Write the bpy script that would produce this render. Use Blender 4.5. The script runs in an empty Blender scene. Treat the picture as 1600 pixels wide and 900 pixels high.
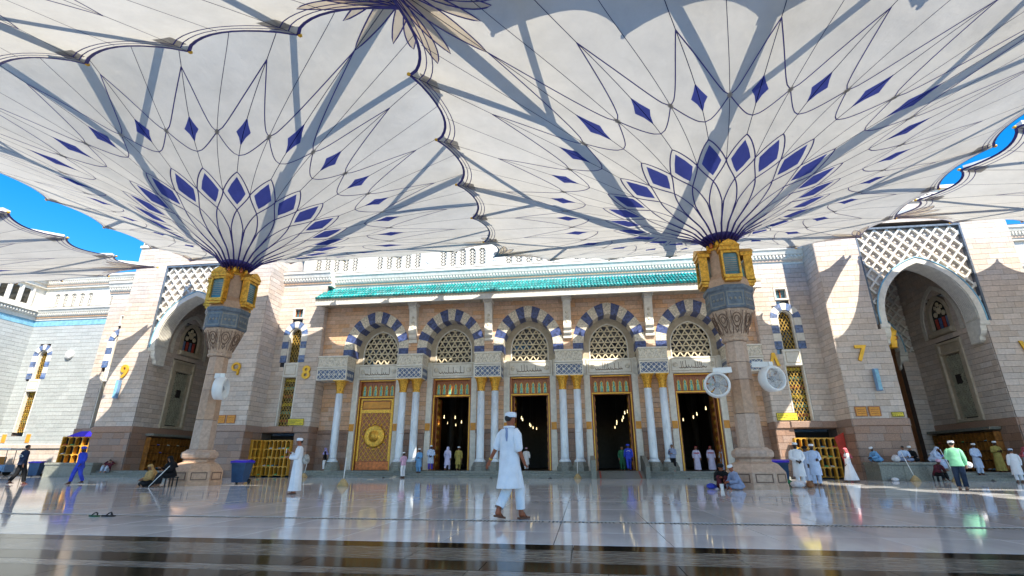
import bpy, math, random
from mathutils import Vector, Matrix
random.seed(7)
R = math.radians; PI = math.pi
S = bpy.context.scene
col = S.collection

# ------------------------------------------------------------------ camera, sky, sun, exposure
cam_d = bpy.data.cameras.new('camera'); cam = bpy.data.objects.new('camera', cam_d); col.objects.link(cam)
cam_d.sensor_width = 36; cam_d.lens = 17.44; cam_d.clip_start = 0.1; cam_d.clip_end = 3000
cam.location = (0, 0, 0.95); cam.rotation_euler = (R(90 + 19.47), 0, R(7.62))
S.camera = cam
SUN = Vector((7.6, -10.4, 14.9)).normalized()
sun_d = bpy.data.lights.new('sun', 'SUN'); sun_d.energy = 4.5; sun_d.angle = R(0.5); sun_d.color = (1.0, 0.93, 0.80)
sun = bpy.data.objects.new('sun', sun_d); col.objects.link(sun)
sun.rotation_euler = SUN.to_track_quat('Z', 'Y').to_euler(); sun.location = (20, -40, 60)
W = bpy.data.worlds.new('World'); S.world = W; W.use_nodes = True
wn = W.node_tree; wn.nodes.clear()
sky = wn.nodes.new('ShaderNodeTexSky'); sky.sky_type = 'NISHITA'; sky.sun_disc = False
sky.sun_elevation = math.asin(SUN.z); sky.sun_rotation = math.atan2(SUN.x, SUN.y)
sky.altitude = 600; sky.air_density = 1.0; sky.dust_density = 0.25; sky.ozone_density = 2.0
hs = wn.nodes.new('ShaderNodeHueSaturation'); hs.inputs['Saturation'].default_value = 1.48
bg = wn.nodes.new('ShaderNodeBackground'); bg.inputs['Strength'].default_value = 0.13
wo = wn.nodes.new('ShaderNodeOutputWorld')
wn.links.new(sky.outputs[0], hs.inputs['Color']); wn.links.new(hs.outputs[0], bg.inputs['Color']); wn.links.new(bg.outputs[0], wo.inputs['Surface'])
S.view_settings.view_transform = 'Standard'; S.view_settings.look = 'None'
S.view_settings.exposure = 1.25; S.view_settings.gamma = 1.0; S.view_settings.use_curve_mapping = False
S.render.engine = 'CYCLES'
S.cycles.max_bounces = 8; S.cycles.diffuse_bounces = 4; S.cycles.glossy_bounces = 4; S.cycles.transmission_bounces = 6
S.cycles.use_denoising = True; S.cycles.sample_clamp_indirect = 8.0

# ------------------------------------------------------------------ helpers
def tag(o, label=None, cat=None, group=None, kind=None):
    if label: o['label'] = label
    if cat: o['category'] = cat
    if group: o['group'] = group
    if kind: o['kind'] = kind
    return o

def wloc(p):
    v = Vector((0, 0, 0))
    while p is not None:
        v += p.location; p = p.parent
    return v

def thing(name, label, cat, loc=(0, 0, 0), rotz=0, group=None):
    o = bpy.data.objects.new(name, None); col.objects.link(o)
    o.empty_display_size = 0.2
    o.location = loc; o.rotation_euler = (0, 0, rotz)
    return tag(o, label, cat, group)

class MB:
    """collects boxes, prisms, tubes, lathes; build() links them as ONE mesh object"""
    def __init__(s): s.v = []; s.f = []; s.sm = []
    def add(s, vs, fs, smooth=False):
        n = len(s.v); s.v += [tuple(a) for a in vs]; s.f += [tuple(i + n for i in f) for f in fs]; s.sm += [smooth] * len(fs); return s
    def box(s, x0, x1, y0, y1, z0, z1):
        return s.add([(x0, y0, z0), (x1, y0, z0), (x1, y1, z0), (x0, y1, z0), (x0, y0, z1), (x1, y0, z1), (x1, y1, z1), (x0, y1, z1)],
                     [(3, 2, 1, 0), (4, 5, 6, 7), (0, 1, 5, 4), (1, 2, 6, 5), (2, 3, 7, 6), (3, 0, 4, 7)])
    def bevbox(s, x0, x1, y0, y1, z0, z1, b=0.02):
        """box with its 4 front edges (low y) chamfered"""
        return s.add([(x0 + b, y0, z0 + b), (x1 - b, y0, z0 + b), (x1 - b, y0, z1 - b), (x0 + b, y0, z1 - b),
                      (x0, y0 + b, z0), (x1, y0 + b, z0), (x1, y0 + b, z1), (x0, y0 + b, z1),
                      (x0, y1, z0), (x1, y1, z0), (x1, y1, z1), (x0, y1, z1)],
                     [(0, 1, 2, 3), (0, 4, 5, 1), (1, 5, 6, 2), (2, 6, 7, 3), (3, 7, 4, 0), (4, 8, 9, 5), (5, 9, 10, 6), (6, 10, 11, 7), (7, 11, 8, 4), (11, 10, 9, 8)])
    def prism(s, poly, a0, a1, axis='y', smooth=False):
        """poly: 2D points; axis y: (x,z) extruded over y; x: (y,z) over x; z: (x,y) over z"""
        n = len(poly)
        def P(p, a): return (p[0], a, p[1]) if axis == 'y' else ((a, p[0], p[1]) if axis == 'x' else (p[0], p[1], a))
        vs = [P(p, a0) for p in poly] + [P(p, a1) for p in poly]
        fs = [tuple(range(n)), tuple(range(2 * n - 1, n - 1, -1))] + [(i, i + n, (i + 1) % n + n, (i + 1) % n) for i in range(n)]
        return s.add(vs, fs, smooth)
    def tube(s, path, rad, seg=8, cap=True, smooth=True, flat=1.0):
        path = [Vector(p) for p in path]; n = len(path)
        if not hasattr(rad, '__len__'): rad = [rad] * n
        vs = []; up = None
        for i, p in enumerate(path):
            t = (path[min(i + 1, n - 1)] - path[max(i - 1, 0)])
            t = t.normalized() if t.length > 1e-9 else Vector((0, 0, 1))
            if up is None:
                up = Vector((0, 0, 1)) if abs(t.z) < 0.9 else Vector((0, 1, 0))
            a = t.cross(up)
            if a.length < 1e-6: a = t.cross(Vector((1, 0, 0)))
            a.normalize(); b = a.cross(t).normalized(); up = b
            for k in range(seg):
                q = 2 * PI * k / seg
                vs.append(p + a * (math.cos(q) * rad[i]) + b * (math.sin(q) * rad[i] * flat))
        fs = []
        for i in range(n - 1):
            for k in range(seg):
                k2 = (k + 1) % seg
                fs.append((i * seg + k, i * seg + k2, (i + 1) * seg + k2, (i + 1) * seg + k))
        s.add(vs, fs, smooth)
        if cap:
            m = len(s.v) - len(vs)
            s.f.append(tuple(m + k for k in range(seg - 1, -1, -1))); s.sm.append(False)
            s.f.append(tuple(m + (n - 1) * seg + k for k in range(seg))); s.sm.append(False)
        return s
    def lathe(s, prof, c=(0, 0, 0), seg=16, smooth=True, rot=0.0, cap=True):
        n = len(prof); vs = []
        for r, z in prof:
            for k in range(seg):
                q = rot + 2 * PI * k / seg; vs.append((c[0] + r * math.cos(q), c[1] + r * math.sin(q), c[2] + z))
        fs = [(i * seg + k, i * seg + (k + 1) % seg, (i + 1) * seg + (k + 1) % seg, (i + 1) * seg + k) for i in range(n - 1) for k in range(seg)]
        s.add(vs, fs, smooth)
        if cap:
            m = len(s.v) - len(vs)
            s.f.append(tuple(m + k for k in range(seg - 1, -1, -1))); s.sm.append(False)
            s.f.append(tuple(m + (n - 1) * seg + k for k in range(seg))); s.sm.append(False)
        return s
    def bar(s, a, b, w, h, up=(0, 0, 1)):
        """rectangular bar from a to b, w across, h along up"""
        a = Vector(a); b = Vector(b); t = (b - a).normalized(); u = Vector(up); sd = t.cross(u)
        if sd.length < 1e-6: sd = t.cross(Vector((1, 0, 0)))
        sd.normalize(); u = sd.cross(t).normalized(); sd = sd * (w / 2); u = u * (h / 2)
        vs = [a - sd - u, a + sd - u, a + sd + u, a - sd + u, b - sd - u, b + sd - u, b + sd + u, b - sd + u]
        return s.add(vs, [(0, 1, 2, 3), (7, 6, 5, 4), (0, 4, 5, 1), (1, 5, 6, 2), (2, 6, 7, 3), (3, 7, 4, 0)])
    def ball(s, c, rx, ry, rz, seg=12, rings=8):
        vs = [(c[0], c[1], c[2] - rz)]
        for i in range(1, rings):
            p = PI * i / rings
            for k in range(seg):
                q = 2 * PI * k / seg
                vs.append((c[0] + rx * math.sin(p) * math.cos(q), c[1] + ry * math.sin(p) * math.sin(q), c[2] - rz * math.cos(p)))
        vs.append((c[0], c[1], c[2] + rz)); top = len(vs) - 1
        fs = [(0, 1 + (k + 1) % seg, 1 + k) for k in range(seg)]
        for i in range(rings - 2):
            for k in range(seg):
                k2 = (k + 1) % seg
                fs.append((1 + i * seg + k, 1 + i * seg + k2, 1 + (i + 1) * seg + k2, 1 + (i + 1) * seg + k))
        b = 1 + (rings - 2) * seg
        fs += [(b + k, b + (k + 1) % seg, top) for k in range(seg)]
        return s.add(vs, fs, True)
    def mesh(s, name, mat, off=(0, 0, 0)):
        me = bpy.data.meshes.new(name)
        me.from_pydata([(x - off[0], y - off[1], z - off[2]) for x, y, z in s.v], [], s.f)
        me.polygons.foreach_set('use_smooth', s.sm)
        if mat is not None: me.materials.append(mat)
        me.update(); return me
    def build(s, name, mat, parent=None, world=True, kind=None):
        """world=True: the coordinates are world coordinates, made relative to the parent"""
        off = wloc(parent) if (parent is not None and world) else (0, 0, 0)
        o = bpy.data.objects.new(name, s.mesh(name, mat, off)); col.objects.link(o)
        if parent is not None: o.parent = parent
        if kind: o['kind'] = kind
        return o

def inst(name, me, parent, loc, rot=(0, 0, 0), kind=None):
    o = bpy.data.objects.new(name, me); col.objects.link(o); o.parent = parent
    o.location = Vector(loc) - wloc(parent) if parent is not None else loc
    o.rotation_euler = rot
    if kind: o['kind'] = kind
    return o

def copy_tree(o, parent=None):
    c = o.copy(); col.objects.link(c); c.parent = parent
    for ch in list(o.children): copy_tree(ch, c)
    return c

def fix_normals(o):
    import bmesh
    bm = bmesh.new(); bm.from_mesh(o.data); bmesh.ops.recalc_face_normals(bm, faces=bm.faces); bm.to_mesh(o.data); bm.free()

# ------------------------------------------------------------------ materials
def node(nt, t, **kw):
    n = nt.nodes.new(t)
    for k, v in kw.items(): setattr(n, k, v)
    return n

def pmat(name, c, rough=0.6, metal=0.0, var=0.12, scale=3.0, bump=0.0, bscale=40.0, island=0.0, streak=None, spec=0.5, c2=None, grime=0.0, emit=0.0):
    m = bpy.data.materials.new(name); m.use_nodes = True; nt = m.node_tree
    b = nt.nodes['Principled BSDF']; L = nt.links
    b.inputs['Roughness'].default_value = rough; b.inputs['Metallic'].default_value = metal
    b.inputs['Specular IOR Level'].default_value = spec
    tc = node(nt, 'ShaderNodeTexCoord'); mp = node(nt, 'ShaderNodeMapping')
    L.new(tc.outputs['Object'], mp.inputs['Vector'])
    if streak: mp.inputs['Scale'].default_value = streak
    nz = node(nt, 'ShaderNodeTexNoise'); nz.inputs['Scale'].default_value = scale; nz.inputs['Detail'].default_value = 6; nz.inputs['Roughness'].default_value = 0.62
    L.new(mp.outputs[0], nz.inputs['Vector'])
    c2 = c2 or tuple(max(0, k * (1 - 2.2 * var)) for k in c)
    mix = node(nt, 'ShaderNodeMix', data_type='RGBA'); mix.inputs[6].default_value = (*c2, 1); mix.inputs[7].default_value = (*[min(1, k * (1 + var)) for k in c], 1)
    rmp = node(nt, 'ShaderNodeMapRange'); rmp.inputs[1].default_value = 0.3; rmp.inputs[2].default_value = 0.7
    L.new(nz.outputs['Fac'], rmp.inputs[0]); L.new(rmp.outputs[0], mix.inputs[0])
    out = mix.outputs[2]
    if island > 0:
        g = node(nt, 'ShaderNodeNewGeometry'); oi = node(nt, 'ShaderNodeObjectInfo')
        ad = node(nt, 'ShaderNodeMath', operation='ADD'); fr = node(nt, 'ShaderNodeMath', operation='FRACT')
        L.new(g.outputs['Random Per Island'], ad.inputs[0]); L.new(oi.outputs['Random'], ad.inputs[1]); L.new(ad.outputs[0], fr.inputs[0])
        mr = node(nt, 'ShaderNodeMapRange'); mr.inputs[3].default_value = 1 - island; mr.inputs[4].default_value = 1 + island
        L.new(fr.outputs[0], mr.inputs[0])
        hv = node(nt, 'ShaderNodeHueSaturation'); L.new(mr.outputs[0], hv.inputs['Value']); L.new(out, hv.inputs['Color'])
        ms = node(nt, 'ShaderNodeMapRange'); ms.inputs[3].default_value = 0.8; ms.inputs[4].default_value = 1.2
        wn2 = node(nt, 'ShaderNodeTexWhiteNoise', noise_dimensions='1D'); L.new(fr.outputs[0], wn2.inputs['W']); L.new(wn2.outputs['Value'], ms.inputs[0])
        L.new(ms.outputs[0], hv.inputs['Saturation']); out = hv.outputs[0]
    if grime > 0:
        n2 = node(nt, 'ShaderNodeTexNoise'); n2.inputs['Scale'].default_value = 0.55; n2.inputs['Detail'].default_value = 8
        L.new(tc.outputs['Object'], n2.inputs['Vector'])
        r2 = node(nt, 'ShaderNodeMapRange'); r2.inputs[1].default_value = 0.45; r2.inputs[2].default_value = 0.75; r2.inputs[3].default_value = 1; r2.inputs[4].default_value = 1 - grime
        L.new(n2.outputs['Fac'], r2.inputs[0])
        h2 = node(nt, 'ShaderNodeHueSaturation'); L.new(r2.outputs[0], h2.inputs['Value']); L.new(out, h2.inputs['Color']); out = h2.outputs[0]
    L.new(out, b.inputs['Base Color'])
    if emit > 0:
        L.new(out, b.inputs['Emission Color']); b.inputs['Emission Strength'].default_value = emit
    if bump > 0:
        nb = node(nt, 'ShaderNodeTexNoise'); nb.inputs['Scale'].default_value = bscale; nb.inputs['Detail'].default_value = 5
        L.new(mp.outputs[0], nb.inputs['Vector'])
        bp = node(nt, 'ShaderNodeBump'); bp.inputs['Strength'].default_value = bump; bp.inputs['Distance'].default_value = 0.02
        L.new(nb.outputs['Fac'], bp.inputs['Height']); L.new(bp.outputs[0], b.inputs['Normal'])
    if rough < 0.5:
        rr = node(nt, 'ShaderNodeMapRange'); rr.inputs[3].default_value = rough * 0.75; rr.inputs[4].default_value = rough * 1.3
        L.new(nz.outputs['Fac'], rr.inputs[0]); L.new(rr.outputs[0], b.inputs['Roughness'])
    return m

def fabric_mat(name, c, trans=0.4, mark=0.0):
    m = bpy.data.materials.new(name); m.use_nodes = True; nt = m.node_tree; L = nt.links
    nt.nodes.remove(nt.nodes['Principled BSDF'])
    out = [n for n in nt.nodes if n.type == 'OUTPUT_MATERIAL'][0]
    tc = node(nt, 'ShaderNodeTexCoord'); nz = node(nt, 'ShaderNodeTexNoise'); nz.inputs['Scale'].default_value = 0.5; nz.inputs['Detail'].default_value = 7; nz.inputs['Roughness'].default_value = 0.65
    L.new(tc.outputs['Object'], nz.inputs['Vector'])
    mix = node(nt, 'ShaderNodeMix', data_type='RGBA'); mix.inputs[6].default_value = (*[k * 0.86 for k in c], 1); mix.inputs[7].default_value = (*c, 1)
    rm = node(nt, 'ShaderNodeMapRange'); rm.inputs[1].default_value = 0.3; rm.inputs[2].default_value = 0.6
    L.new(nz.outputs['Fac'], rm.inputs[0]); L.new(rm.outputs[0], mix.inputs[0])
    d = node(nt, 'ShaderNodeBsdfDiffuse'); t = node(nt, 'ShaderNodeBsdfTranslucent')
    L.new(mix.outputs[2], d.inputs['Color']); L.new(mix.outputs[2], t.inputs['Color'])
    n3 = node(nt, 'ShaderNodeTexNoise'); n3.inputs['Scale'].default_value = 1.6; n3.inputs['Detail'].default_value = 3; L.new(tc.outputs['Object'], n3.inputs['Vector'])
    bp = node(nt, 'ShaderNodeBump'); bp.inputs['Strength'].default_value = 0.35; bp.inputs['Distance'].default_value = 0.12
    L.new(n3.outputs['Fac'], bp.inputs['Height']); L.new(bp.outputs[0], d.inputs['Normal']); L.new(bp.outputs[0], t.inputs['Normal'])
    if mark > 0:
        n4 = node(nt, 'ShaderNodeTexNoise'); n4.inputs['Scale'].default_value = 3.2; n4.inputs['Detail'].default_value = 9; n4.inputs['Roughness'].default_value = 0.75; L.new(tc.outputs['Object'], n4.inputs['Vector'])
        r4 = node(nt, 'ShaderNodeMapRange'); r4.inputs[1].default_value = 0.66; r4.inputs[2].default_value = 0.74; r4.inputs[3].default_value = 1.0; r4.inputs[4].default_value = 1 - mark; L.new(n4.outputs['Fac'], r4.inputs[0])
        h4 = node(nt, 'ShaderNodeHueSaturation'); L.new(r4.outputs[0], h4.inputs['Value']); L.new(mix.outputs[2], h4.inputs['Color']); L.new(h4.outputs[0], d.inputs['Color']); L.new(h4.outputs[0], t.inputs['Color'])
    ms = node(nt, 'ShaderNodeMixShader'); ms.inputs[0].default_value = trans
    L.new(d.outputs[0], ms.inputs[1]); L.new(t.outputs[0], ms.inputs[2]); L.new(ms.outputs[0], out.inputs['Surface'])
    return m

def glass_mat(name, c, rough=0.08):
    return pmat(name, c, rough, var=0.25, scale=1.5, spec=0.8)

M = {}
M['stone'] = pmat('pale_pink_stone', (0.60, 0.505, 0.435), 0.62, island=0.11, var=0.08, scale=6, bump=0.25, grime=0.12)
M['stone_white'] = pmat('pale_grey_stone', (0.40, 0.425, 0.425), 0.6, island=0.07, var=0.07, scale=6, bump=0.2, grime=0.1)
M['stone_tan'] = pmat('warm_tan_stone', (0.66, 0.425, 0.28), 0.6, island=0.10, var=0.1, scale=6, bump=0.25)
M['stone_red'] = pmat('red_brown_granite', (0.33, 0.21, 0.155), 0.42, island=0.18, var=0.14, scale=14, bump=0.15)
M['mortar'] = pmat('dark_mortar', (0.13, 0.10, 0.085), 0.9)
M['trim'] = pmat('white_stone_trim', (0.74, 0.70, 0.62), 0.55, var=0.08, scale=4, bump=0.2, grime=0.12)
M['cream'] = pmat('cream_carved_stone', (0.72, 0.65, 0.53), 0.6, var=0.25, scale=9, bump=0.9, bscale=13)
M['reveal'] = pmat('tan_reveal_stone', (0.50, 0.42, 0.31), 0.6, var=0.1, grime=0.15)
M['navy'] = pmat('dark_blue_marble', (0.07, 0.10, 0.26), 0.35, var=0.35, scale=5)
M['skyblue'] = pmat('blue_grey_marble', (0.13, 0.19, 0.36), 0.4, var=0.3, scale=5, island=0.12)
M['greyblue'] = pmat('grey_blue_bronze', (0.13, 0.16, 0.20), 0.42, var=0.2, scale=6, metal=0.3)
M['column'] = pmat('white_veined_marble', (0.74, 0.80, 0.86), 0.28, var=0.12, scale=2, streak=(1, 1, 0.35))
M['gold'] = pmat('gilded_bronze', (0.88, 0.42, 0.055), 0.34, metal=0.6, var=0.28, scale=9, bump=0.3, bscale=16)
M['gold_flat'] = pmat('brushed_gold', (0.84, 0.47, 0.045), 0.42, metal=0.4, var=0.12)
M['copper'] = pmat('red_copper', (0.55, 0.16, 0.05), 0.38, metal=0.6, var=0.3, scale=5)
M['wood'] = pmat('varnished_wood', (0.42, 0.12, 0.025), 0.35, var=0.35, scale=4, streak=(6, 6, 0.6))
M['rackwood'] = pmat('yellow_rack_wood', (0.72, 0.37, 0.04), 0.45, var=0.2, scale=4, streak=(4, 4, 0.7))
M['rackdark'] = pmat('dark_orange_wood', (0.36, 0.14, 0.025), 0.45, var=0.3, scale=4)
M['letter'] = pmat('carved_letter_brown', (0.16, 0.11, 0.07), 0.7)
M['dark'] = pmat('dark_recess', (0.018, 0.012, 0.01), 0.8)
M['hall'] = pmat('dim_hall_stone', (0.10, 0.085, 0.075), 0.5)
M['teal'] = pmat('teal_glazed_tile', (0.045, 0.37, 0.36), 0.3, var=0.4, scale=3, island=0.35)
M['shaft'] = pmat('brown_granite_pole', (0.50, 0.335, 0.235), 0.42, var=0.12, scale=8, island=0.1, bump=0.08)
M['carved'] = pmat('carved_brown_stone', (0.50, 0.35, 0.25), 0.55, var=0.2, scale=9, bump=0.35, bscale=30)
M['relief'] = pmat('dark_carving_lines', (0.17, 0.10, 0.065), 0.6)
M['floor'] = pmat('polished_white_marble', (0.77, 0.765, 0.77), 0.06, var=0.09, scale=1.3, island=0.06, streak=(1, 0.35, 1), spec=0.36, bump=0.012, bscale=2)
M['joint'] = pmat('floor_joint', (0.07, 0.065, 0.06), 0.8)
M['black_slab'] = pmat('black_granite', (0.012, 0.011, 0.010), 0.10, island=0.2, var=0.3, scale=20, spec=0.1)
M['grey_slab'] = pmat('streaked_grey_granite', (0.23, 0.22, 0.195), 0.14, island=0.22, var=0.42, scale=7, streak=(0.5, 3.0, 1), spec=0.13)
M['step'] = pmat('grey_green_granite', (0.22, 0.225, 0.195), 0.38, island=0.15, var=0.22, scale=12)
M['steel'] = pmat('drain_steel', (0.25, 0.24, 0.22), 0.4, metal=0.5)
M['fabric'] = fabric_mat('white_membrane', (0.565, 0.54, 0.485), 0.40, 0.28)
M['fab_blue'] = fabric_mat('blue_membrane', (0.10, 0.13, 0.50), 0.55)
M['fab_line'] = fabric_mat('dark_blue_seam', (0.015, 0.018, 0.09), 0.2)
M['fab_tan'] = fabric_mat('tan_membrane', (0.92, 0.83, 0.72), 0.8)
M['fab_grey'] = fabric_mat('grey_membrane', (0.42, 0.40, 0.38), 0.4)
M['blue_rod'] = pmat('blue_cord', (0.035, 0.03, 0.22), 0.45)
M['arm'] = pmat('white_painted_steel', (0.72, 0.70, 0.66), 0.4, var=0.05)
M['white'] = pmat('white_plastic', (0.80, 0.79, 0.77), 0.4, var=0.04)
M['glass'] = glass_mat('lantern_glass', (0.07, 0.20, 0.25))
M['glass_dark'] = glass_mat('dark_window_glass', (0.02, 0.018, 0.012))
M['glass_green'] = pmat('green_lamp_glass', (0.20, 0.48, 0.36), 0.25, var=0.3, scale=8)
M['brass_lattice'] = pmat('brass_lattice', (0.44, 0.27, 0.045), 0.45, metal=0.3, var=0.35)
M['stonelattice'] = pmat('stone_lattice', (0.68, 0.58, 0.40), 0.6, var=0.12)
M['greylattice'] = pmat('grey_green_lattice', (0.36, 0.35, 0.26), 0.6, var=0.15)
M['bluetile'] = pmat('blue_band_tile', (0.11, 0.16, 0.28), 0.4, var=0.25, scale=6)
M['lightblue'] = pmat('pale_blue_band', (0.22, 0.47, 0.62), 0.4, var=0.15)
M['yellow'] = pmat('yellow_sign_face', (0.78, 0.62, 0.04), 0.5, var=0.08)
M['orange'] = pmat('orange_plaque', (0.70, 0.30, 0.03), 0.45, var=0.12)
M['ink'] = pmat('sign_ink', (0.03, 0.025, 0.02), 0.6)
M['lamp'] = pmat('lit_lamp_glass', (1.0, 0.80, 0.42), 0.4, var=0.02, emit=1.6)
M['red'] = pmat('red_panel', (0.42, 0.05, 0.03), 0.45, var=0.15)

# ------------------------------------------------------------------ the ground
g = MB().box(-400, 400, -300, 700, -0.5, -0.035).build('ground', M['joint']); tag(g, kind='structure')
floor = MB().box(-60, 50, 6.858, 43.5, -0.034, -0.028).build('plaza_floor', M['joint']); tag(floor, kind='structure')
SW = 1.45
rows = [(6.86, 8.05), (8.05, 9.31)] + [(9.57 + 2.4 * i, 9.57 + 2.4 * (i + 1)) for i in range(11)]
shared = {}
far = MB(); nslab = 0
for y0, y1 in rows:
    k0 = -44
    for k in range(k0, 36):
        xa = 0.02 + SW * k - 0.42; xb = xa + SW
        xr = y1 * 0.98 + 1.5; xl = -(y1 * 1.42 + 1.5)
        if xb < -60 or xa > 50: continue
        if xa > xr or xb < xl or y0 > 23.5:
            far.box(xa + .005, xb - .005, y0 + .005, y1 - .005, -0.028, 0.0); continue
        key = round(y1 - y0, 2)
        if key not in shared:
            w = SW / 2 - .0055; d = (y1 - y0) / 2 - .0055; b = .0015
            shared[key] = MB().add([(-w, -d, -.028), (w, -d, -.028), (w, d, -.028), (-w, d, -.028), (-w, -d, -b), (w, -d, -b), (w, d, -b), (-w, d, -b), (-w + b, -d + b, 0), (w - b, -d + b, 0), (w - b, d - b, 0), (-w + b, d - b, 0)],
                                   [(8, 9, 10, 11), (4, 5, 9, 8), (5, 6, 10, 9), (6, 7, 11, 10), (7, 4, 8, 11), (0, 1, 5, 4), (1, 2, 6, 5), (2, 3, 7, 6), (3, 0, 4, 7)]).mesh('slab', M['floor'])
        inst('slab', shared[key], floor, ((xa + xb) / 2, (y0 + y1) / 2, 0), (random.gauss(0, .0004), random.gauss(0, .0004), 0)); nslab += 1
far.build('far_slabs', M['floor'], floor, kind='stuff')
# dark bands in the foreground
band = MB().box(-40, 40, -12, 6.855, -0.034, -0.029).build('granite_border', M['joint']); tag(band, kind='structure')
for y0, y1, mk, ln in [(6.47, 6.855, 'black_slab', 1.9), (5.68, 6.465, 'grey_slab', 1.75), (5.2, 5.675, 'black_slab', 1.9), (4.92, 5.195, 'grey_slab', 1.3), (4.2, 4.915, 'black_slab', 1.9), (1.8, 4.19, 'floor', 1.45), (-0.6, 1.79, 'floor', 1.45), (-3, -0.61, 'floor', 1.45)]:
    w = ln / 2 - .004; d = (y1 - y0) / 2 - .003
    me = MB().box(-w, w, -d, d, -.028, 0).mesh('slab', M[mk])
    off = random.random() * ln
    n = int(24 / ln)
    for k in range(-n // 2 - 1, n // 2):
        inst('slab', me, band, (off + k * ln - 0.5, (y0 + y1) / 2, 0))
# drain channel: a recessed dark trough under steel plates with slots
drain = MB().box(-40, 30, 9.312, 9.568, -0.034, -0.02).build('drain_channel', M['dark']); tag(drain, kind='structure')
pl = MB()
pl.box(-0.6, 0.6, 9.315, 9.345, -.02, -0.003); pl.box(-0.6, 0.6, 9.535, 9.565, -.02, -0.003); pl.box(-.6, .6, 9.425, 9.455, -.02, -.0035)
xs = -0.6
segs = []
for gset in range(3):
    base = -0.53 + gset * 0.38
    for j in range(5): segs.append((base + j * 0.066, base + j * 0.066 + 0.036))
prev = -0.6
for a, b in segs:
    pl.box(prev, a, 9.345, 9.425, -.02, -.003); pl.box(prev, a, 9.455, 9.535, -.02, -.003); prev = b
pl.box(prev, .6, 9.345, 9.425, -.02, -.003); pl.box(prev, .6, 9.455, 9.535, -.02, -.003)
pm = pl.mesh('drain_plate', M['steel'], (0, 9.44, 0))
for k in range(-22, 14):
    inst('drain_plate', pm, drain, (k * 1.21 + 0.35, 9.44, 0))

# ------------------------------------------------------------------ wall and arch tools
def arch_open(cx, w, zs, h, z0):
    Rr = (w * w + h * h) / (2 * w)
    def f(z):
        if z < z0 - 1e-6: return None
        if z <= zs: return (cx - w, cx + w)
        if z - zs >= h: return None
        q = (w - Rr) + math.sqrt(max(0, Rr * Rr - (z - zs) ** 2)); return (cx - q, cx + q)
    return f
def rect_open(a, b, z0, z1):
    def f(z): return (a, b) if z0 - 1e-6 <= z <= z1 + 1e-6 else None
    return f
def arch_pts(cx, w, zs, h, z0, n=14):
    """pointed arch outline from left foot over the apex to the right foot"""
    Rr = (w * w + h * h) / (2 * w); amax = math.atan2(h, Rr - w)
    L = [(cx - w, z0)] if zs > z0 + 1e-6 else []
    L += [(cx - (w - Rr) - Rr * math.cos(amax * i / n), zs + Rr * math.sin(amax * i / n)) for i in range(n + 1)]
    Rt = [(2 * cx - x, z) for x, z in L[:-1]][::-1]
    return L + Rt
def resample(pts, m):
    ds = [0]
    for a, b in zip(pts, pts[1:]): ds.append(ds[-1] + math.hypot(b[0] - a[0], b[1] - a[1]))
    out = []; j = 0
    for i in range(m + 1):
        t = ds[-1] * i / m
        while j < len(pts) - 2 and ds[j + 1] < t: j += 1
        s_ = (t - ds[j]) / max(1e-9, ds[j + 1] - ds[j])
        out.append((pts[j][0] + (pts[j + 1][0] - pts[j][0]) * s_, pts[j][1] + (pts[j + 1][1] - pts[j][1]) * s_))
    return out

class Frame:
    def __init__(s, O, U, N): s.O = Vector(O); s.U = Vector(U); s.N = Vector(N)
    def P(s, u, z, n): return s.O + s.U * u + s.N * n + Vector((0, 0, z))
    def quadprism(s, mb, q, n0, n1, back=False):
        """q: 4 (u,z) corners; from depth n0 to n1 (n1 is the face)"""
        a = [s.P(u, z, n0) for u, z in q] + [s.P(u, z, n1) for u, z in q]
        fs = [(4, 5, 6, 7), (0, 1, 5, 4), (1, 2, 6, 5), (2, 3, 7, 6), (3, 0, 4, 7)]
        if back: fs.append((3, 2, 1, 0))
        if s.U.cross(Vector((0, 0, 1))).dot(s.N) < 0: fs = [tuple(reversed(f)) for f in fs]
        mb.add(a, fs)

def front(Y): return Frame((0, Y, 0), (1, 0, 0), (0, -1, 0))
def side(X, s): return Frame((X, 0, 0), (0, 1, 0), (s, 0, 0))

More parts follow.
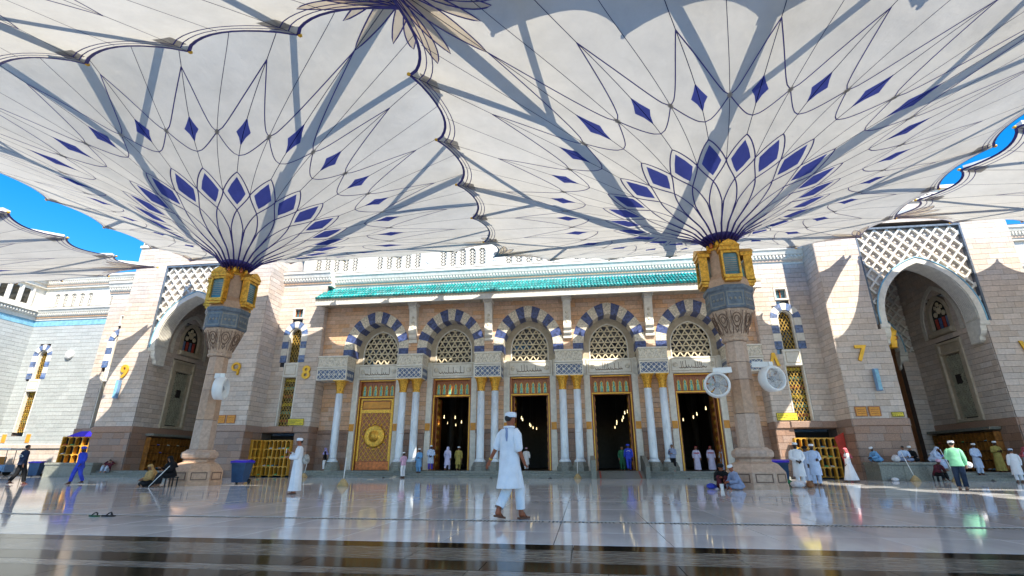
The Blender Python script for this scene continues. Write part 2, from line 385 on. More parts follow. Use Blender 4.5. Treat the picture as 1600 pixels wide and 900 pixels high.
full_mesh = {}
def wall(root, name, fr, u0, u1, z0, z1, mat, course=0.36, blen=0.95, openings=(), thick=0.6, individual=False, proud=0.035, gap=0.022):
    core = MB(); blocks = MB(); ind = []
    nrow = max(1, round((z1 - z0) / course)); ch = (z1 - z0) / nrow
    for r in range(nrow):
        a, b = z0 + r * ch, z0 + (r + 1) * ch
        cuts = []
        for f in openings:
            lo, hi = f(a + 1e-4), f(b - 1e-4)
            if lo is None and hi is None: continue
            lo = lo or hi; hi = hi or lo
            cuts.append((lo, hi))
        cuts.sort(key=lambda c: c[0][0])
        segs = []; cl = (u0, u0)
        for lo, hi in cuts:
            if min(lo[0], hi[0]) > cl[0] + .01: segs.append((cl, (lo[0], hi[0])))
            cl = (lo[1], hi[1])
        if max(cl) < u1 - .01: segs.append((cl, (u1, u1)))
        off = (r % 2) * blen * 0.5 + (0.13 * ((r * 7) % 3 - 1)) * blen
        for (la, lb), (ra, rb) in segs:
            fr.quadprism(core, [(la, a), (ra, a), (rb, b), (lb, b)], -thick, 0, True)
            L_, R_ = min(la, lb), max(ra, rb)
            k = math.floor((L_ - off) / blen); j = off + k * blen
            while j < R_ - 1e-6:
                ja, jb = j, j + blen
                qa0 = max(ja, la) if ja > la else la; qa1 = max(ja, lb); qb0 = min(jb, ra); qb1 = min(jb, rb)
                j = jb
                if jb <= max(la, lb) + .03 or ja >= min(ra, rb) - .03: continue
                qa0 = max(ja, la); g_ = gap / 2
                gu = g_ * .55; q = [(qa0 + gu, a + g_), (qb0 - gu, a + g_), (qb1 - gu, b - g_), (qa1 + gu, b - g_)]
                if q[1][0] - q[0][0] < .02 or q[2][0] - q[3][0] < .02: continue
                if individual: ind.append((q, abs(q[0][0] - q[3][0]) < 1e-6 and abs(q[1][0] - q[2][0]) < 1e-6))
                else: fr.quadprism(blocks, q, 0, proud)
    co = core.build(name, M['mortar'], root)
    if individual:
        for q, straight in ind:
            if straight:
                w = round(q[1][0] - q[0][0], 3); h = round(q[2][1] - q[1][1], 3)
                key = (w, h, mat, tuple(fr.U), proud)
                if key not in full_mesh:
                    mb = MB(); f0 = Frame((0, 0, 0), fr.U, fr.N); f0.quadprism(mb, [(0, 0), (w, 0), (w, h), (0, h)], 0, proud); full_mesh[key] = mb.mesh('stone_block', M[mat])
                inst('stone_block', full_mesh[key], co, fr.P(q[0][0], q[0][1], 0))
            else:
                mb = MB(); fr.quadprism(mb, q, 0, proud); mb.build('stone_block', M[mat], co)
    else:
        if blocks.f: blocks.build('stone_courses', M[mat], co, kind='stuff')
    return co

def ring_pts(cx, w, zs, h, z0, ns, na, sub=3):
    """outline with ns pieces up each stilt and na pieces round the arc, sub points a piece"""
    Rr = (w * w + h * h) / (2 * w); amax = math.atan2(h, Rr - w); L = []
    for i in range(ns * sub): L.append((cx - w, z0 + (zs - z0) * i / (ns * sub)))
    half = [(cx - (w - Rr) - Rr * math.cos(amax * i / 30), zs + Rr * math.sin(amax * i / 30)) for i in range(31)]
    arc = half + [(2 * cx - x, z) for x, z in half[:-1]][::-1]
    A = resample(arc, na * sub); L += A
    for i in range(1, ns * sub + 1): L.append((cx + w, zs - (zs - z0) * i / (ns * sub)))
    return L
def ring(root, name, mats, cx, wi, wo, zs, hi, ho, z0, y0, y1, ns, na, core_mat, sub='voussoir'):
    """an arch of single voussoirs; each is its own object over a thin stone lining"""
    n = 2 * ns + na
    inn = ring_pts(cx, wi, zs, hi, z0, ns, na); out = ring_pts(cx, wo, zs, ho, z0, ns, na); inn2 = ring_pts(cx, wi + .05, zs, hi + .05, z0, ns, na)
    lin = MB()
    for i in range(n * 3): lin.prism([inn2[i], inn2[i + 1], out[i + 1], out[i]], y0 + .05, y1, 'y')
    base = lin.build(name, core_mat, root); fix_normals(base)
    for k in range(n):
        mb = MB()
        for j in range(3):
            i = k * 3 + j; mb.prism([inn[i], inn[i + 1], out[i + 1], out[i]], y0, y1 - .02, 'y')
        mx = sum(v[0] for v in mb.v) / len(mb.v); mz = sum(v[2] for v in mb.v) / len(mb.v)
        mb.v = [(mx + (x - mx) * .985, y, mz + (z - mz) * .985) for x, y, z in mb.v]
        o = mb.build(sub, mats[k % len(mats)], base); fix_normals(o)
    return base

def clip_convex(poly, p, d):
    t0, t1 = -1e9, 1e9; n = len(poly)
    area = sum(poly[i][0] * poly[(i + 1) % n][1] - poly[(i + 1) % n][0] * poly[i][1] for i in range(n))
    sg = 1 if area > 0 else -1
    for i in range(n):
        a = poly[i]; b = poly[(i + 1) % n]
        nx, nz = (b[1] - a[1]) * sg, -(b[0] - a[0]) * sg
        dn = d[0] * nx + d[1] * nz; pn = (p[0] - a[0]) * nx + (p[1] - a[1]) * nz
        if abs(dn) < 1e-9:
            if pn > 0: return None
            continue
        t = -pn / dn
        if dn > 0: t1 = min(t1, t)
        else: t0 = max(t0, t)
    return (t0, t1) if t1 - t0 > 0.02 else None

def lattice(mb, poly, angs, sp, w, y0, y1, phase=0.0):
    cx = sum(p[0] for p in poly) / len(poly); cz = min(p[1] for p in poly)
    for ai, a in enumerate(angs):
        d = (math.cos(R(a)), math.sin(R(a))); nrm = (-d[1], d[0])
        spc = sp[ai] if hasattr(sp, '__len__') else sp
        ext = [(p[0] - cx) * nrm[0] + (p[1] - cz) * nrm[1] for p in poly]
        k = math.floor(min(ext) / spc)
        while k * spc < max(ext):
            o = k * spc + phase * spc; k += 1
            p = (cx + nrm[0] * o, cz + nrm[1] * o); c = clip_convex(poly, p, d)
            if c:
                e = ai * .008
                mb.bar((p[0] + d[0] * c[0], (y0 + y1) / 2 + e, p[1] + d[1] * c[0]), (p[0] + d[0] * c[1], (y0 + y1) / 2 + e, p[1] + d[1] * c[1]), w, y1 - y0, (0, 1, 0))
    return mb

def frame_strip(mb, pts, w, y0, y1):
    """a moulding of width w outside an outline of points (open)"""
    n = len(pts)
    def nrm(i):
        a = pts[max(0, i - 1)]; b = pts[min(n - 1, i + 1)]; dx, dz = b[0] - a[0], b[1] - a[1]; l = math.hypot(dx, dz) or 1
        return (-dz / l, dx / l)
    out = [(p[0] + nrm(i)[0] * w, p[1] + nrm(i)[1] * w) for i, p in enumerate(pts)]
    for i in range(n - 1): mb.prism([pts[i], pts[i + 1], out[i + 1], out[i]], y0, y1, 'y')
    return mb

def text_mesh(txt, size, depth, mat):
    cu = bpy.data.curves.new('t', 'FONT'); cu.body = txt; cu.size = size; cu.extrude = depth; cu.align_x = 'CENTER'; cu.offset = size * 0.025
    ob = bpy.data.objects.new('t', cu); col.objects.link(ob)
    dg = bpy.context.evaluated_depsgraph_get(); me = bpy.data.meshes.new_from_object(ob.evaluated_get(dg))
    bpy.data.objects.remove(ob); me.materials.clear(); me.materials.append(mat); return me

# ------------------------------------------------------------------ the mosque
X0 = -3.75; BAY = 6.15
B = thing('mosque_building', 'pale stone mosque front with five striped arches, gilded doors and two portal towers', 'mosque', (X0, 39, 0))
doors = [X0 + BAY * k for k in (-2, -1, 0, 1, 2)]
piers = [X0 + BAY * (k - 2.5) for k in range(6)]
XL, XR = X0 - 16.85, X0 + 16.85           # inner faces of the flank blocks

# steps and platform
for i, (y0, z1) in enumerate([(35.8, 0.15), (36.12, 0.30), (36.44, 0.45)]):
    for j in range(14):
        a = XL + .01 + j * (XR - XL) / 14; b = XL + .01 + (j + 1) * (XR - XL) / 14
        if i == 2: MB().bevbox(a + .004, b - .004, y0, 39.6, 0.302, z1, .012).build('step_slab', M['step'], B)
        else: MB().bevbox(a + .004, b - .004, y0, [36.5, 36.8][i], [0.0, .152][i], z1, .012).build('step_slab', M['step'], B)

# wall over the arches
ops = [arch_open(d, 2.5, 9.62, 2.8, 9.0) for d in doors]
wall(B, 'arcade_wall', front(37.5), XL, XR, 9.05, 13.2, 'stone_tan', openings=ops, thick=1.4)
for d in doors:
    a = ring(B, 'arch', [M['navy'], M['cream']], d, 1.92, 2.72, 9.62, 2.2, 3.16, 9.06, 37.42, 38.88, 1, 13, M['mortar'])
# tympana, windows, inscription panels, door cases
TW, TZ, TS, TH = 1.48, 8.58, 9.55, 1.8
shoe = None
for bi, d in enumerate(doors):
    tym = MB()
    outer = resample(arch_pts(d, 2.0, 9.62, 2.3, 8.56), 48); inner = resample(arch_pts(d, TW, TS, TH, 8.56), 48)
    for i in range(48): tym.prism([inner[i], inner[i + 1], outer[i + 1], outer[i]], 38.62, 38.9, 'y')
    o = tym.build('tympanum', M['reveal'], B); fix_normals(o)
    mo = frame_strip(MB(), arch_pts(d, TW - .07, TS, TH - .07, 8.56), .09, 38.58, 38.66).build('window_moulding', M['trim'], o)
    fix_normals(mo)
    poly = arch_pts(d, TW - .02, TS, TH - .02, TZ)
    la = lattice(MB(), poly, (58, 122, 0), (0.44, 0.44, 0.44), 0.085, 38.72, 38.82)
    lo = la.build('lattice_screen', M['stonelattice'], B, kind='stuff')
    MB().prism(arch_pts(d, TW + .1, TS, TH + .1, TZ), 38.87, 38.93, 'y').build('glass_pane', M['glass_dark'], B)
    # inscription panel
    pn = MB().bevbox(d - 1.78, d + 1.78, 38.34, 38.62, 7.32, 8.54, .03).build('inscription_panel', M['trim'], B)
    fr_ = MB()
    for (x0, x1, z0, z1) in [(d - 1.62, d + 1.62, 8.38, 8.42), (d - 1.62, d + 1.62, 7.46, 7.5), (d - 1.62, d - 1.58, 7.505, 8.375), (d + 1.58, d + 1.62, 7.505, 8.375)]: fr_.box(x0, x1, 38.32, 38.35, z0, z1)
    fr_.build('panel_border', M['reveal'], pn)
    for sx in (-1.32, 1.32):
        rs = MB().lathe([(.15, 0), (.19, .015), (.17, .03), (.08, .03), (.05, .045)], seg=14); rs.v = [(d + sx + x, 38.337 - z, 7.94 + y) for x, y, z in rs.v]
        rs.build('rosette', M['cream'], pn)
    # cursive strokes of the carved inscription
    st = MB(); rr = random.Random(11 + bi); x = d + .95
    while x > d - .95:
        w_ = rr.uniform(.12, .26); hh = rr.choice([.1, .16, .34, .4])
        if hh > .3:
            st.tube([(x, 38.335, 7.72), (x - .02, 38.33, 7.72 + hh), (x - .05, 38.335, 7.74 + hh)], [.018, .02, .012], 5)
            st.tube([(x, 38.335, 7.72), (x - w_ * .6, 38.33, 7.69), (x - w_, 38.335, 7.74)], [.02, .024, .012], 5)
        else:
            st.tube([(x, 38.335, 7.76), (x - w_ * .3, 38.33, 7.70), (x - w_ * .7, 38.33, 7.72), (x - w_, 38.335, 7.72 + hh)], [.016, .026, .026, .012], 5)
            if rr.random() < .5: st.ball((x - w_ * .5, 38.335, 7.72 + rr.choice([.24, .42, -.12])), .022, .012, .022, 6, 4)
        x -= w_ * .92
    st.v = [(x, y, 7.9 + (z - 7.86) * 1.3) for x, y, z in st.v]
    st.build('inscription', M['letter'], pn, kind='stuff')
    # stone jambs
    for s in (-1, 1):
        xa, xb = sorted((d + s * 1.56, d + s * 2.02))
        MB().bevbox(xa, xb, 38.3, 39.0, 0.452, 7.32, .03).build('door_jamb', M['trim'] if 1 <= bi <= 4 else M['trim'], B)
        xa, xb = sorted((d + s * 1.79, d + s * 2.05)); MB().box(xa, xb, 38.42, 38.9, 7.322, 8.6).build('jamb_top', M['trim'], B)
        # plaque on the jamb
        q = MB().bevbox(d + s * 1.79 - .2, d + s * 1.79 + .2, 38.26, 38.305, 3.32, 3.86, .015).build('plaque', M['orange'], B)
        MB().box(d + s * 1.79 - .13, d + s * 1.79 + .13, 38.254, 38.262, 3.4, 3.5).build('plaque_line', M['wood'], q)
        MB().lathe([(.09, 0), (.1, .006), (.05, .01)], seg=10).build('plaque_emblem', M['gold_flat'], q)
        e = q.children[-1]; e.data.transform(Matrix.Translation(Vector((d + s * 1.79, 38.258, 3.66)) - wloc(q)) @ Matrix.Rotation(R(90), 4, 'X'))
    # wooden case with six keyhole panes
    cs = MB()
    cs.box(d - 1.55, d - 1.38, 38.5, 38.95, 0.452, 7.3); cs.box(d + 1.38, d + 1.55, 38.5, 38.95, .452, 7.3)
    cs.box(d - 1.38, d + 1.38, 38.5, 38.95, 5.86, 6.02); cs.box(d - 1.38, d + 1.38, 38.5, 38.95, 7.16, 7.3); cs.box(d - 1.38, d + 1.38, 38.78, 38.95, 6.02, 7.16)
    case = cs.build('door_case', M['wood'], B)
    gd = MB()
    for s in (-1, 1): gd.box(*sorted((d + s * 1.4, d + s * 1.46)), 38.47, 38.5, .46, 5.85)
    gd.box(d - 1.46, d + 1.46, 38.47, 38.5, 5.9, 5.98); gd.box(d - 1.46, d + 1.46, 38.47, 38.5, 7.2, 7.26)
    gd.build('gilt_trim', M['gold_flat'], case)
    for k in range(6):
        x = d - 1.15 + k * .46
        key = [(x - .11, 6.08), (x - .11, 6.48), (x - .055, 6.55), (x - .09, 6.64), (x - .08, 6.76), (x, 6.88), (x + .08, 6.76), (x + .09, 6.64), (x + .055, 6.55), (x + .11, 6.48), (x + .11, 6.08)]
        MB().prism(key, 38.74, 38.78, 'y').build('keyhole_pane', M['glass_green'], case)
        ko = frame_strip(MB(), key[::1], .035, 38.70, 38.77).build('keyhole_rim', M['gold_flat'], case); fix_normals(ko)
    if bi == 0:      # closed, gilded leaf
        dr = MB().box(d - 1.38, d + 1.38, 38.72, 38.85, .46, 5.86).build('closed_door', M['wood'], B); dr['label'] = 'closed door of red-brown lattice with a gilded roundel'
        gf = MB()
        for s in (-1, 1): gf.box(*sorted((d + s * 1.2, d + s * 1.36)), 38.66, 38.72, 1.1, 5.8)
        gf.box(d - 1.2, d + 1.2, 38.66, 38.72, 5.7, 5.8); gf.box(d - 1.2, d + 1.2, 38.65, 38.72, 4.72, 4.98)
        MB().bevbox(d - 1.12, d + 1.12, 38.66, 38.72, 5.06, 5.6, .02).build('door_plate', M['orange'], dr); MB().bevbox(d - 1.34, d + 1.34, 38.65, 38.72, .47, 1.08, .02).build('kick_plate', M['copper'], dr)
        gf.build('door_frame', M['gold'], dr)
        pol = [(d - 1.13, 1.14), (d + 1.13, 1.14), (d + 1.13, 4.68), (d - 1.13, 4.68)]
        lattice(MB(), pol, (52, 128), .3, .024, 38.685, 38.715).build('door_lattice', M['gold_flat'], dr, kind='stuff')
        bs = MB()
        for r_ in range(13):
            for c_ in range(7): bs.ball((d - .95 + c_ * .317 + (.158 if r_ % 2 else 0), 38.69, 1.3 + r_ * .265), .034, .03, .034, 6, 4)
        bs.build('door_studs', M['gold_flat'], dr, kind='stuff')
        rd = MB().lathe([(.86, 0), (.84, .06), (.74, .09), (.5, .07), (.36, .10), (.33, .15), (.0, .17)], seg=32, cap=False); rd.v = [(d + x, 38.68 - z, 2.95 + y) for x, y, z in rd.v]
        rd.build('roundel', M['gold'], dr)
        for k in range(12):
            q = k * PI / 6
            MB().ball((d + .98 * math.cos(q), 38.66, 2.95 + .98 * math.sin(q)), .075, .04, .075, 8, 5).build('roundel_stud', M['gold_flat'], dr)
    else:            # open leaves swung inwards
        for s in (-1, 1):
            x = d + s * 1.34
            lf = MB().box(*sorted((x, x - s * .09)), 38.96, 40.3, .47, 5.84).build('open_leaf', M['wood'], B)
            gg = MB()
            for kz in range(9):
                gg.ball((x - s * .1, 39.12, .9 + kz * .58), .03, .08, .2, 8, 6)
                gg.ball((x - s * .1, 39.6, .9 + kz * .58), .03, .2, .2, 8, 6)
            gg.build('leaf_ornament', M['gold'], lf)

# piers between the doors, behind the columns
for k, p in enumerate(piers):
    xa, xb = p - 1.06, p + 1.06
    if k == 0: xa, xb = XL, p + 1.06
    if k == 5: xa, xb = p - 1.06, XR
    wall(B, 'pier_base', front(38.28), xa, xb, .452, 3.1, 'stone_red', .44, .9, thick=.6)
    wall(B, 'pier_wall', front(38.36), xa, xb, 3.4, 7.3, 'stone_tan', .36, .95, thick=.6)
    MB().bevbox(xa - .03 * (k > 0), xb + .03 * (k < 5), 38.18, 38.9, 3.104, 3.396, .04).build('belt_course', M['stone_red'], B)
    MB().box(xa + .02, xb - .02, 38.4, 38.9, 7.3, 9.05).build('pier_core', M['reveal'], B)
    # impost: lattice band below, carved block above
    ia, ib = p - 1.05, p + 1.05
    if k == 0: ia = XL + .01
    if k == 5: ib = XR - .01
    lowr = MB().box(ia + .05, ib - .05, 36.98, 38.4, 7.14, 8.0).build('impost_band', M['bluetile'], B)
    bd = MB(); 
    for z0, z1 in ((7.12, 7.2), (7.94, 8.03)): bd.box(ia + .02, ib - .02, 36.94, 38.38, z0, z1)
    for x in (ia + .02, ib - .1): bd.box(x, x + .08, 36.95, 37.1, 7.203, 7.937)
    bd.build('band_border', M['trim'], lowr)
    pol = [(ia + .1, 7.21), (ib - .1, 7.21), (ib - .1, 7.93), (ia + .1, 7.93)]
    lattice(MB(), pol, (45, 135), .26, .035, 36.962, 36.985).build('band_lattice', M['trim'], lowr, kind='stuff')
    nb = int((ib - ia) / .37)
    for j in range(nb):
        MB().ball((ia + (j + .5) * (ib - ia) / nb, 36.97, 7.57), .085, .03, .085, 8, 5).build('boss', M['trim'], lowr)
    xs_ = (ib - 36.96)
    for s, x in ((-1, ia + .05), (1, ib - .05)):
        sl = MB(); 
        for j in range(4): sl.ball((x + s * .0, 37.2 + j * .3, 7.57), .03, .1, .16, 6, 4)
        sl.build('side_boss', M['trim'], lowr)
    MB().bevbox(ia, ib, 36.9, 38.88, 8.06, 8.2, .03).build('impost_moulding', M['trim'], B)
    cv = MB().bevbox(ia + .03, ib - .03, 36.95, 38.88, 8.203, 8.92, .03).build('impost_block', M['cream'], B)
    zz = MB(); n = max(3, int((ib - ia) / .42))
    for j in range(n):
        xa_ = ia + .06 + j * (ib - ia - .12) / n; xb_ = ia + .06 + (j + 1) * (ib - ia - .12) / n; xm = (xa_ + xb_) / 2
        zz.bar((xa_, 36.945, 8.28), (xm, 36.945, 8.84), .05, .03, (0, 1, 0)); zz.bar((xm, 36.941, 8.84), (xb_, 36.941, 8.28), .05, .03, (0, 1, 0)); zz.ball((xm, 36.94, 8.42), .07, .025, .07, 6, 4)
    zz.build('carving', M['trim'], cv)
    MB().bevbox(ia - .02, ib + .02, 36.9, 38.88, 8.923, 9.055, .03).build('impost_cap', M['trim'], B)
    # columns
    for cx in ([p + .53, p - .53] if 0 < k < 5 else ([p + .45] if k == 0 else [p - .45])):
        sh = MB().lathe([(.30, 1.22), (.285, 1.4), (.28, 3.5), (.265, 6.12)], (cx, 37.4, 0), 20).build('column', M['column'], B)
        MB().lathe([(.40, 1.04), (.42, 1.09), (.40, 1.15), (.33, 1.18), (.34, 1.22), (.30, 1.25)], (cx, 37.4, 0), 20).build('column_base', M['column'], sh)
        pz = MB().lathe([(.62, .452), (.62, .72), (.56, .78), (.50, .98), (.46, 1.04)], (cx, 37.4, 0), 8, smooth=False, rot=PI / 8); pz.build('plinth', M['step'], sh)
        cp = MB().lathe([(.27, 6.1), (.30, 6.13), (.30, 6.22), (.27, 6.26), (.30, 6.45), (.36, 6.75), (.45, 7.0), (.47, 7.05)], (cx, 37.4, 0), 8, smooth=False, rot=PI / 8)
        cp.box(cx - .46, cx + .46, 36.98, 37.85, 7.05, 7.12)
        c_ = cp.build('capital', M['gold'], sh)

# end walls of the recess (inner sides of the flank blocks), then the eaves
def corbel(p):
    prof = [(37.47, 13.0), (36.6, 13.0), (36.58, 12.86), (36.72, 12.78), (36.85, 12.5), (37.0, 11.9), (37.08, 11.2), (36.98, 10.95), (37.0, 10.75), (37.16, 10.62), (37.14, 10.4), (37.3, 10.25), (37.47, 10.22)]
    c = MB().prism(prof, p - .3, p + .3, 'x').build('corbel', M['trim'], B); fix_normals(c)
    MB().box(p - .38, p + .38, 36.5, 37.47, 13.003, 13.19).build('corbel_cap', M['trim'], c)
    MB().box(p - .34, p + .34, 37.3, 37.46, 10.0, 10.22).build('corbel_foot', M['trim'], c)
    for z in (11.2, 11.6, 12.0): MB().ball((p, 37.06 - (z - 11.2) * .08, z), .14, .05, .15, 10, 6).build('corbel_leaf', M['cream'], c)
for p in piers[1:5]: corbel(p)
EY = 35.95
sf = MB().box(XL - .25, XR + .25, EY + .02, 37.6, 13.2, 13.32).build('eave_soffit', M['reveal'], B)
for j in range(40):
    x = XL + (j + .5) * (XR - XL) / 40
    MB().box(x - .06, x + .06, EY + .1, 37.45, 13.14, 13.198).build('soffit_rib', M['reveal'], sf)
MB().bevbox(XL - .3, XR + .3, EY - .06, EY + .1, 12.98, 13.42, .02).build('fascia', M['trim'], B)
MB().bevbox(XL - .32, XR + .32, EY - .1, EY + .1, 13.423, 13.56, .02).build('gutter_board', M['reveal'], B)
rf = MB().prism([(EY - .16, 13.562), (37.85, 15.02), (37.85, 13.6)], XL - .35, XR, 'x').build('tiled_roof', M['teal'], B); fix_normals(rf)
sl = math.atan2(15.02 - 13.562, 37.85 - EY + .16); ln = math.hypot(15.02 - 13.562, 37.85 - EY + .16)
tm = MB()
for c in range(4):
    a0, a1 = c * ln / 4 - (.06 if c == 0 else .02), (c + 1) * ln / 4
    tm.tube([(0, a0, .03 + .02), (0, a1, .03)], [.098, .08], 8, smooth=True)
tmesh = tm.mesh('roof_tile', M['teal'])
nt_ = 140
for j in range(nt_):
    x = XL - .3 + (j + .5) * (XR - XL + .28) / nt_
    inst('roof_tile', tmesh, rf, (x, EY - .16, 13.562), (sl, 0, 0))

# ---- cornice pieces run along x
def cornice(root, x0, x1, y, z0, h=1.25, name='cornice', ret=(0, 0)):
    prof = [(y + .6, z0), (y - .12, z0), (y - .12, z0 + .16), (y - .2, z0 + .2), (y - .2, z0 + .34), (y - .3, z0 + .42), (y - .3, z0 + .62), (y - .42, z0 + .7), (y - .5, z0 + h - .28), (y - .58, z0 + h - .2), (y - .58, z0 + h - .02), (y + .6, z0 + h)]
    o = MB().prism(prof, x0, x1, 'x').build(name, M['trim'], root); fix_normals(o)
    MB().box(x0 - .003, x1 + .003, y - .215, y, z0 + .21, z0 + .33).build('brown_band', M['stone_tan'], o)
    d = MB(); n = int((x1 - x0) / .24)
    for j in range(n):
        x = x0 + (j + .5) * (x1 - x0) / n; d.box(x - .06, x + .06, y - .40, y - .29, z0 + .5, z0 + .66)
    d.build('dentils', M['trim'], o, kind='stuff')
    MB().box(x0 - .02, x1 + .02, y - .585, y - .5, z0 + h - .02, z0 + h + .03).build('lead_edge', M['mortar'], o)
    return o
cornice(B, XL + .02, XR - .02, 37.9, 15.03)
MB().box(XL, XR, 37.9, 39.6, 13.2, 15.03).build('attic_wall', M['trim'], B)

def parapet(root, x0, x1, y, z0, z1, groups=5, pitch=0.86, ww=.3, sill=.25, wfrac=.52):
    """parapet of small arched lattice windows in groups between medallion panels"""
    gap = pitch * 1.7; period = groups * pitch + gap
    ng = max(1, int((x1 - x0) / period)); st_ = (x1 - x0 - ng * period) / 2 + x0 + gap / 2
    ops = []; cs = []
    for g_ in range(ng):
        for k in range(groups): cs.append(st_ + g_ * period + (k + .5) * pitch)
    wh = (z1 - z0) * wfrac
    for c in cs: ops.append(arch_open(c, ww, z0 + sill + wh, ww * .9, z0 + sill))
    core = MB(); fr = front(y)
    zlev = [z0, z0 + sill] + [z0 + sill + wh] + [z0 + sill + wh + ww * .9 * j / 5 for j in range(1, 6)] + [z1]
    for a, b in zip(zlev, zlev[1:]):
        cl = x0, x0
        for f in ops:
            lo, hi = f(a + 1e-4), f(b - 1e-4)
            if lo is None and hi is None: continue
            c0 = (lo[0] + lo[1]) / 2 if lo else 0
            hi = hi or (c0, c0)
            if lo is None: continue
            fr.quadprism(core, [(cl[0], a), (lo[0], a), (hi[0], b), (cl[1], b)], -.3, 0, True); cl = (lo[1], hi[1])
        fr.quadprism(core, [(cl[0], a), (x1, a), (x1, b), (cl[1], b)], -.3, 0, True)
    o = core.build('parapet', M['trim'], root)
    for c in cs:
        pol = arch_pts(c, ww, z0 + sill + wh, ww * .9, z0 + sill, 6)
        w_ = MB().prism(pol, y + .2, y + .24, 'y').build('parapet_window', M['glass_dark'], o)
        la = lattice(MB(), pol, (30, 90, 150), .24, .04, y + .1, y + .14); q = la.build('window_screen', M['trim'], o, kind='stuff')
        MB().box(c + pitch / 2 - .06, c + pitch / 2 + .06, y - .07, y + .01, z0 + sill, z0 + sill + .1 + wh).build('colonnette', M['trim'], o)
    for g_ in range(ng + 1):
        x = st_ + g_ * period - gap / 2
        if x0 + .4 < x < x1 - .4:
            rs = MB().lathe([(.34, 0), (.36, .04), (.28, .05), (.24, .02), (.12, .09), (0, .12)], seg=16, cap=False); rs.v = [(x + a, y - c, z0 + sill + .65 + b) for a, b, c in rs.v]
            rs.build('medallion', M['column'], o)
    return o
parapet(B, XL - 3.5, XR + 3.5, 38.7, 16.28, 19.2, sill=.72, wfrac=.46)
MB().box(XL - 3.6, XR + 3.6, 38.55, 39.2, 19.203, 19.9).build('parapet_cap', M['trim'], B)
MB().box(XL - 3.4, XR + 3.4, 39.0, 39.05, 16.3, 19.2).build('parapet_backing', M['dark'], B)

# ------------------------------------------------------------------ flank blocks with a tall arched window
def striped_window(root, wx, Y, zlo=3.66, zmid=7.42, ztop=8.62, zs=10.9, w=.55, h=.62, glass='brass_lattice'):
    b_ = ring(root, 'window_arch', [M['skyblue'], M['trim']], wx, w, w + .5, zs, h, h + .52, ztop - .0, Y - .06, Y + .18, 4, 7, M['mortar'])
    rv = MB(); inn = resample(arch_pts(wx, w - .1, zs, h - .08, ztop), 24); out = resample(arch_pts(wx, w + .03, zs, h + .03, ztop), 24)
    for i in range(24): rv.prism([inn[i], inn[i + 1], out[i + 1], out[i]], Y + .06, Y + .5, 'y')
    o = rv.build('window_reveal', M['trim'], root); fix_normals(o)
    pol = arch_pts(wx, w - .1, zs, h - .08, ztop)
    MB().prism(pol, Y + .42, Y + .48, 'y').build('glass_pane', M['glass_dark'], root)
    lattice(MB(), pol, (60, 120), .2, .045, Y + .32, Y + .37).build('window_lattice', M[glass], root, kind='stuff')
    MB().bevbox(wx - w - .08, wx + w + .08, Y - .06, Y + .4, zmid, ztop - .02, .04).build('spandrel_panel', M['trim'], root)
    sp = root.children[-1] if False else None
    for x0, x1, z0, z1 in ((wx - w + .08, wx + w - .08, zmid + .95, zmid + 1.0), (wx - w + .08, wx + w - .08, zmid + .2, zmid + .25), (wx - w + .08, wx - w + .13, zmid + .253, zmid + .947), (wx + w - .13, wx + w - .08, zmid + .253, zmid + .947)):
        MB().box(x0, x1, Y - .075, Y - .055, z0, z1).build('panel_moulding', M['reveal'], root)
    MB().box(wx - w - .02, wx + w + .02, Y + .42, Y + .48, zlo, zmid).build('glass_pane', M['glass_dark'], root)
    pol = [(wx - w, zlo), (wx + w, zlo), (wx + w, zmid), (wx - w, zmid)]
    lattice(MB(), pol, (60, 120), .2, .045, Y + .3, Y + .35).build('window_lattice', M[glass], root, kind='stuff')
    for s in (-1, 1): MB().bevbox(*sorted((wx + s * w, wx + s * (w + .1))), Y - .03, Y + .4, zlo, zmid, .02).build('window_jamb', M['trim'], root)
    # coloured lights among the panes
    for k in range(6):
        z = zlo + .35 + k * .62
        MB().box(wx - w + .06, wx + w - .06, Y + .385, Y + .41, z, z + .2).build('coloured_pane', M[('red', 'glass_green', 'yellow')[k % 3]], root)
    return [rect_open(wx - w - .11, wx + w + .11, zlo, zmid - .01), rect_open(wx - w - .09, wx + w + .09, zmid, ztop), arch_open(wx, w + .42, zs, h + .46, ztop)]

def square_window(root, wx, Y, z0=12.25, s_=.98):
    fr_ = MB(); a, b, c, d = wx - s_ / 2, wx + s_ / 2, z0, z0 + s_; t = .14
    fr_.bevbox(a, b, Y - .08, Y + .3, c, c + t, .02); fr_.bevbox(a, b, Y - .08, Y + .3, d - t, d, .02); fr_.bevbox(a, a + t, Y - .078, Y + .3, c + t, d - t, .02); fr_.bevbox(b - t, b, Y - .078, Y + .3, c + t, d - t, .02)
    o = fr_.build('small_window', M['trim'], root)
    MB().box(a + .1, b - .1, Y + .2, Y + .25, c + .1, d - .1).build('pane', M['glass'], o)
    MB().box(wx - .03, wx + .03, Y + .1, Y + .19, c + t, d - t).build('window_bar', M['wood'], o)
    MB().box(a + t, a + t + .06, Y + .1, Y + .18, c + t, d - t).build('wooden_shutter', M['wood'], o)
    return rect_open(a + .02, b - .02, c + .02, d - .02)

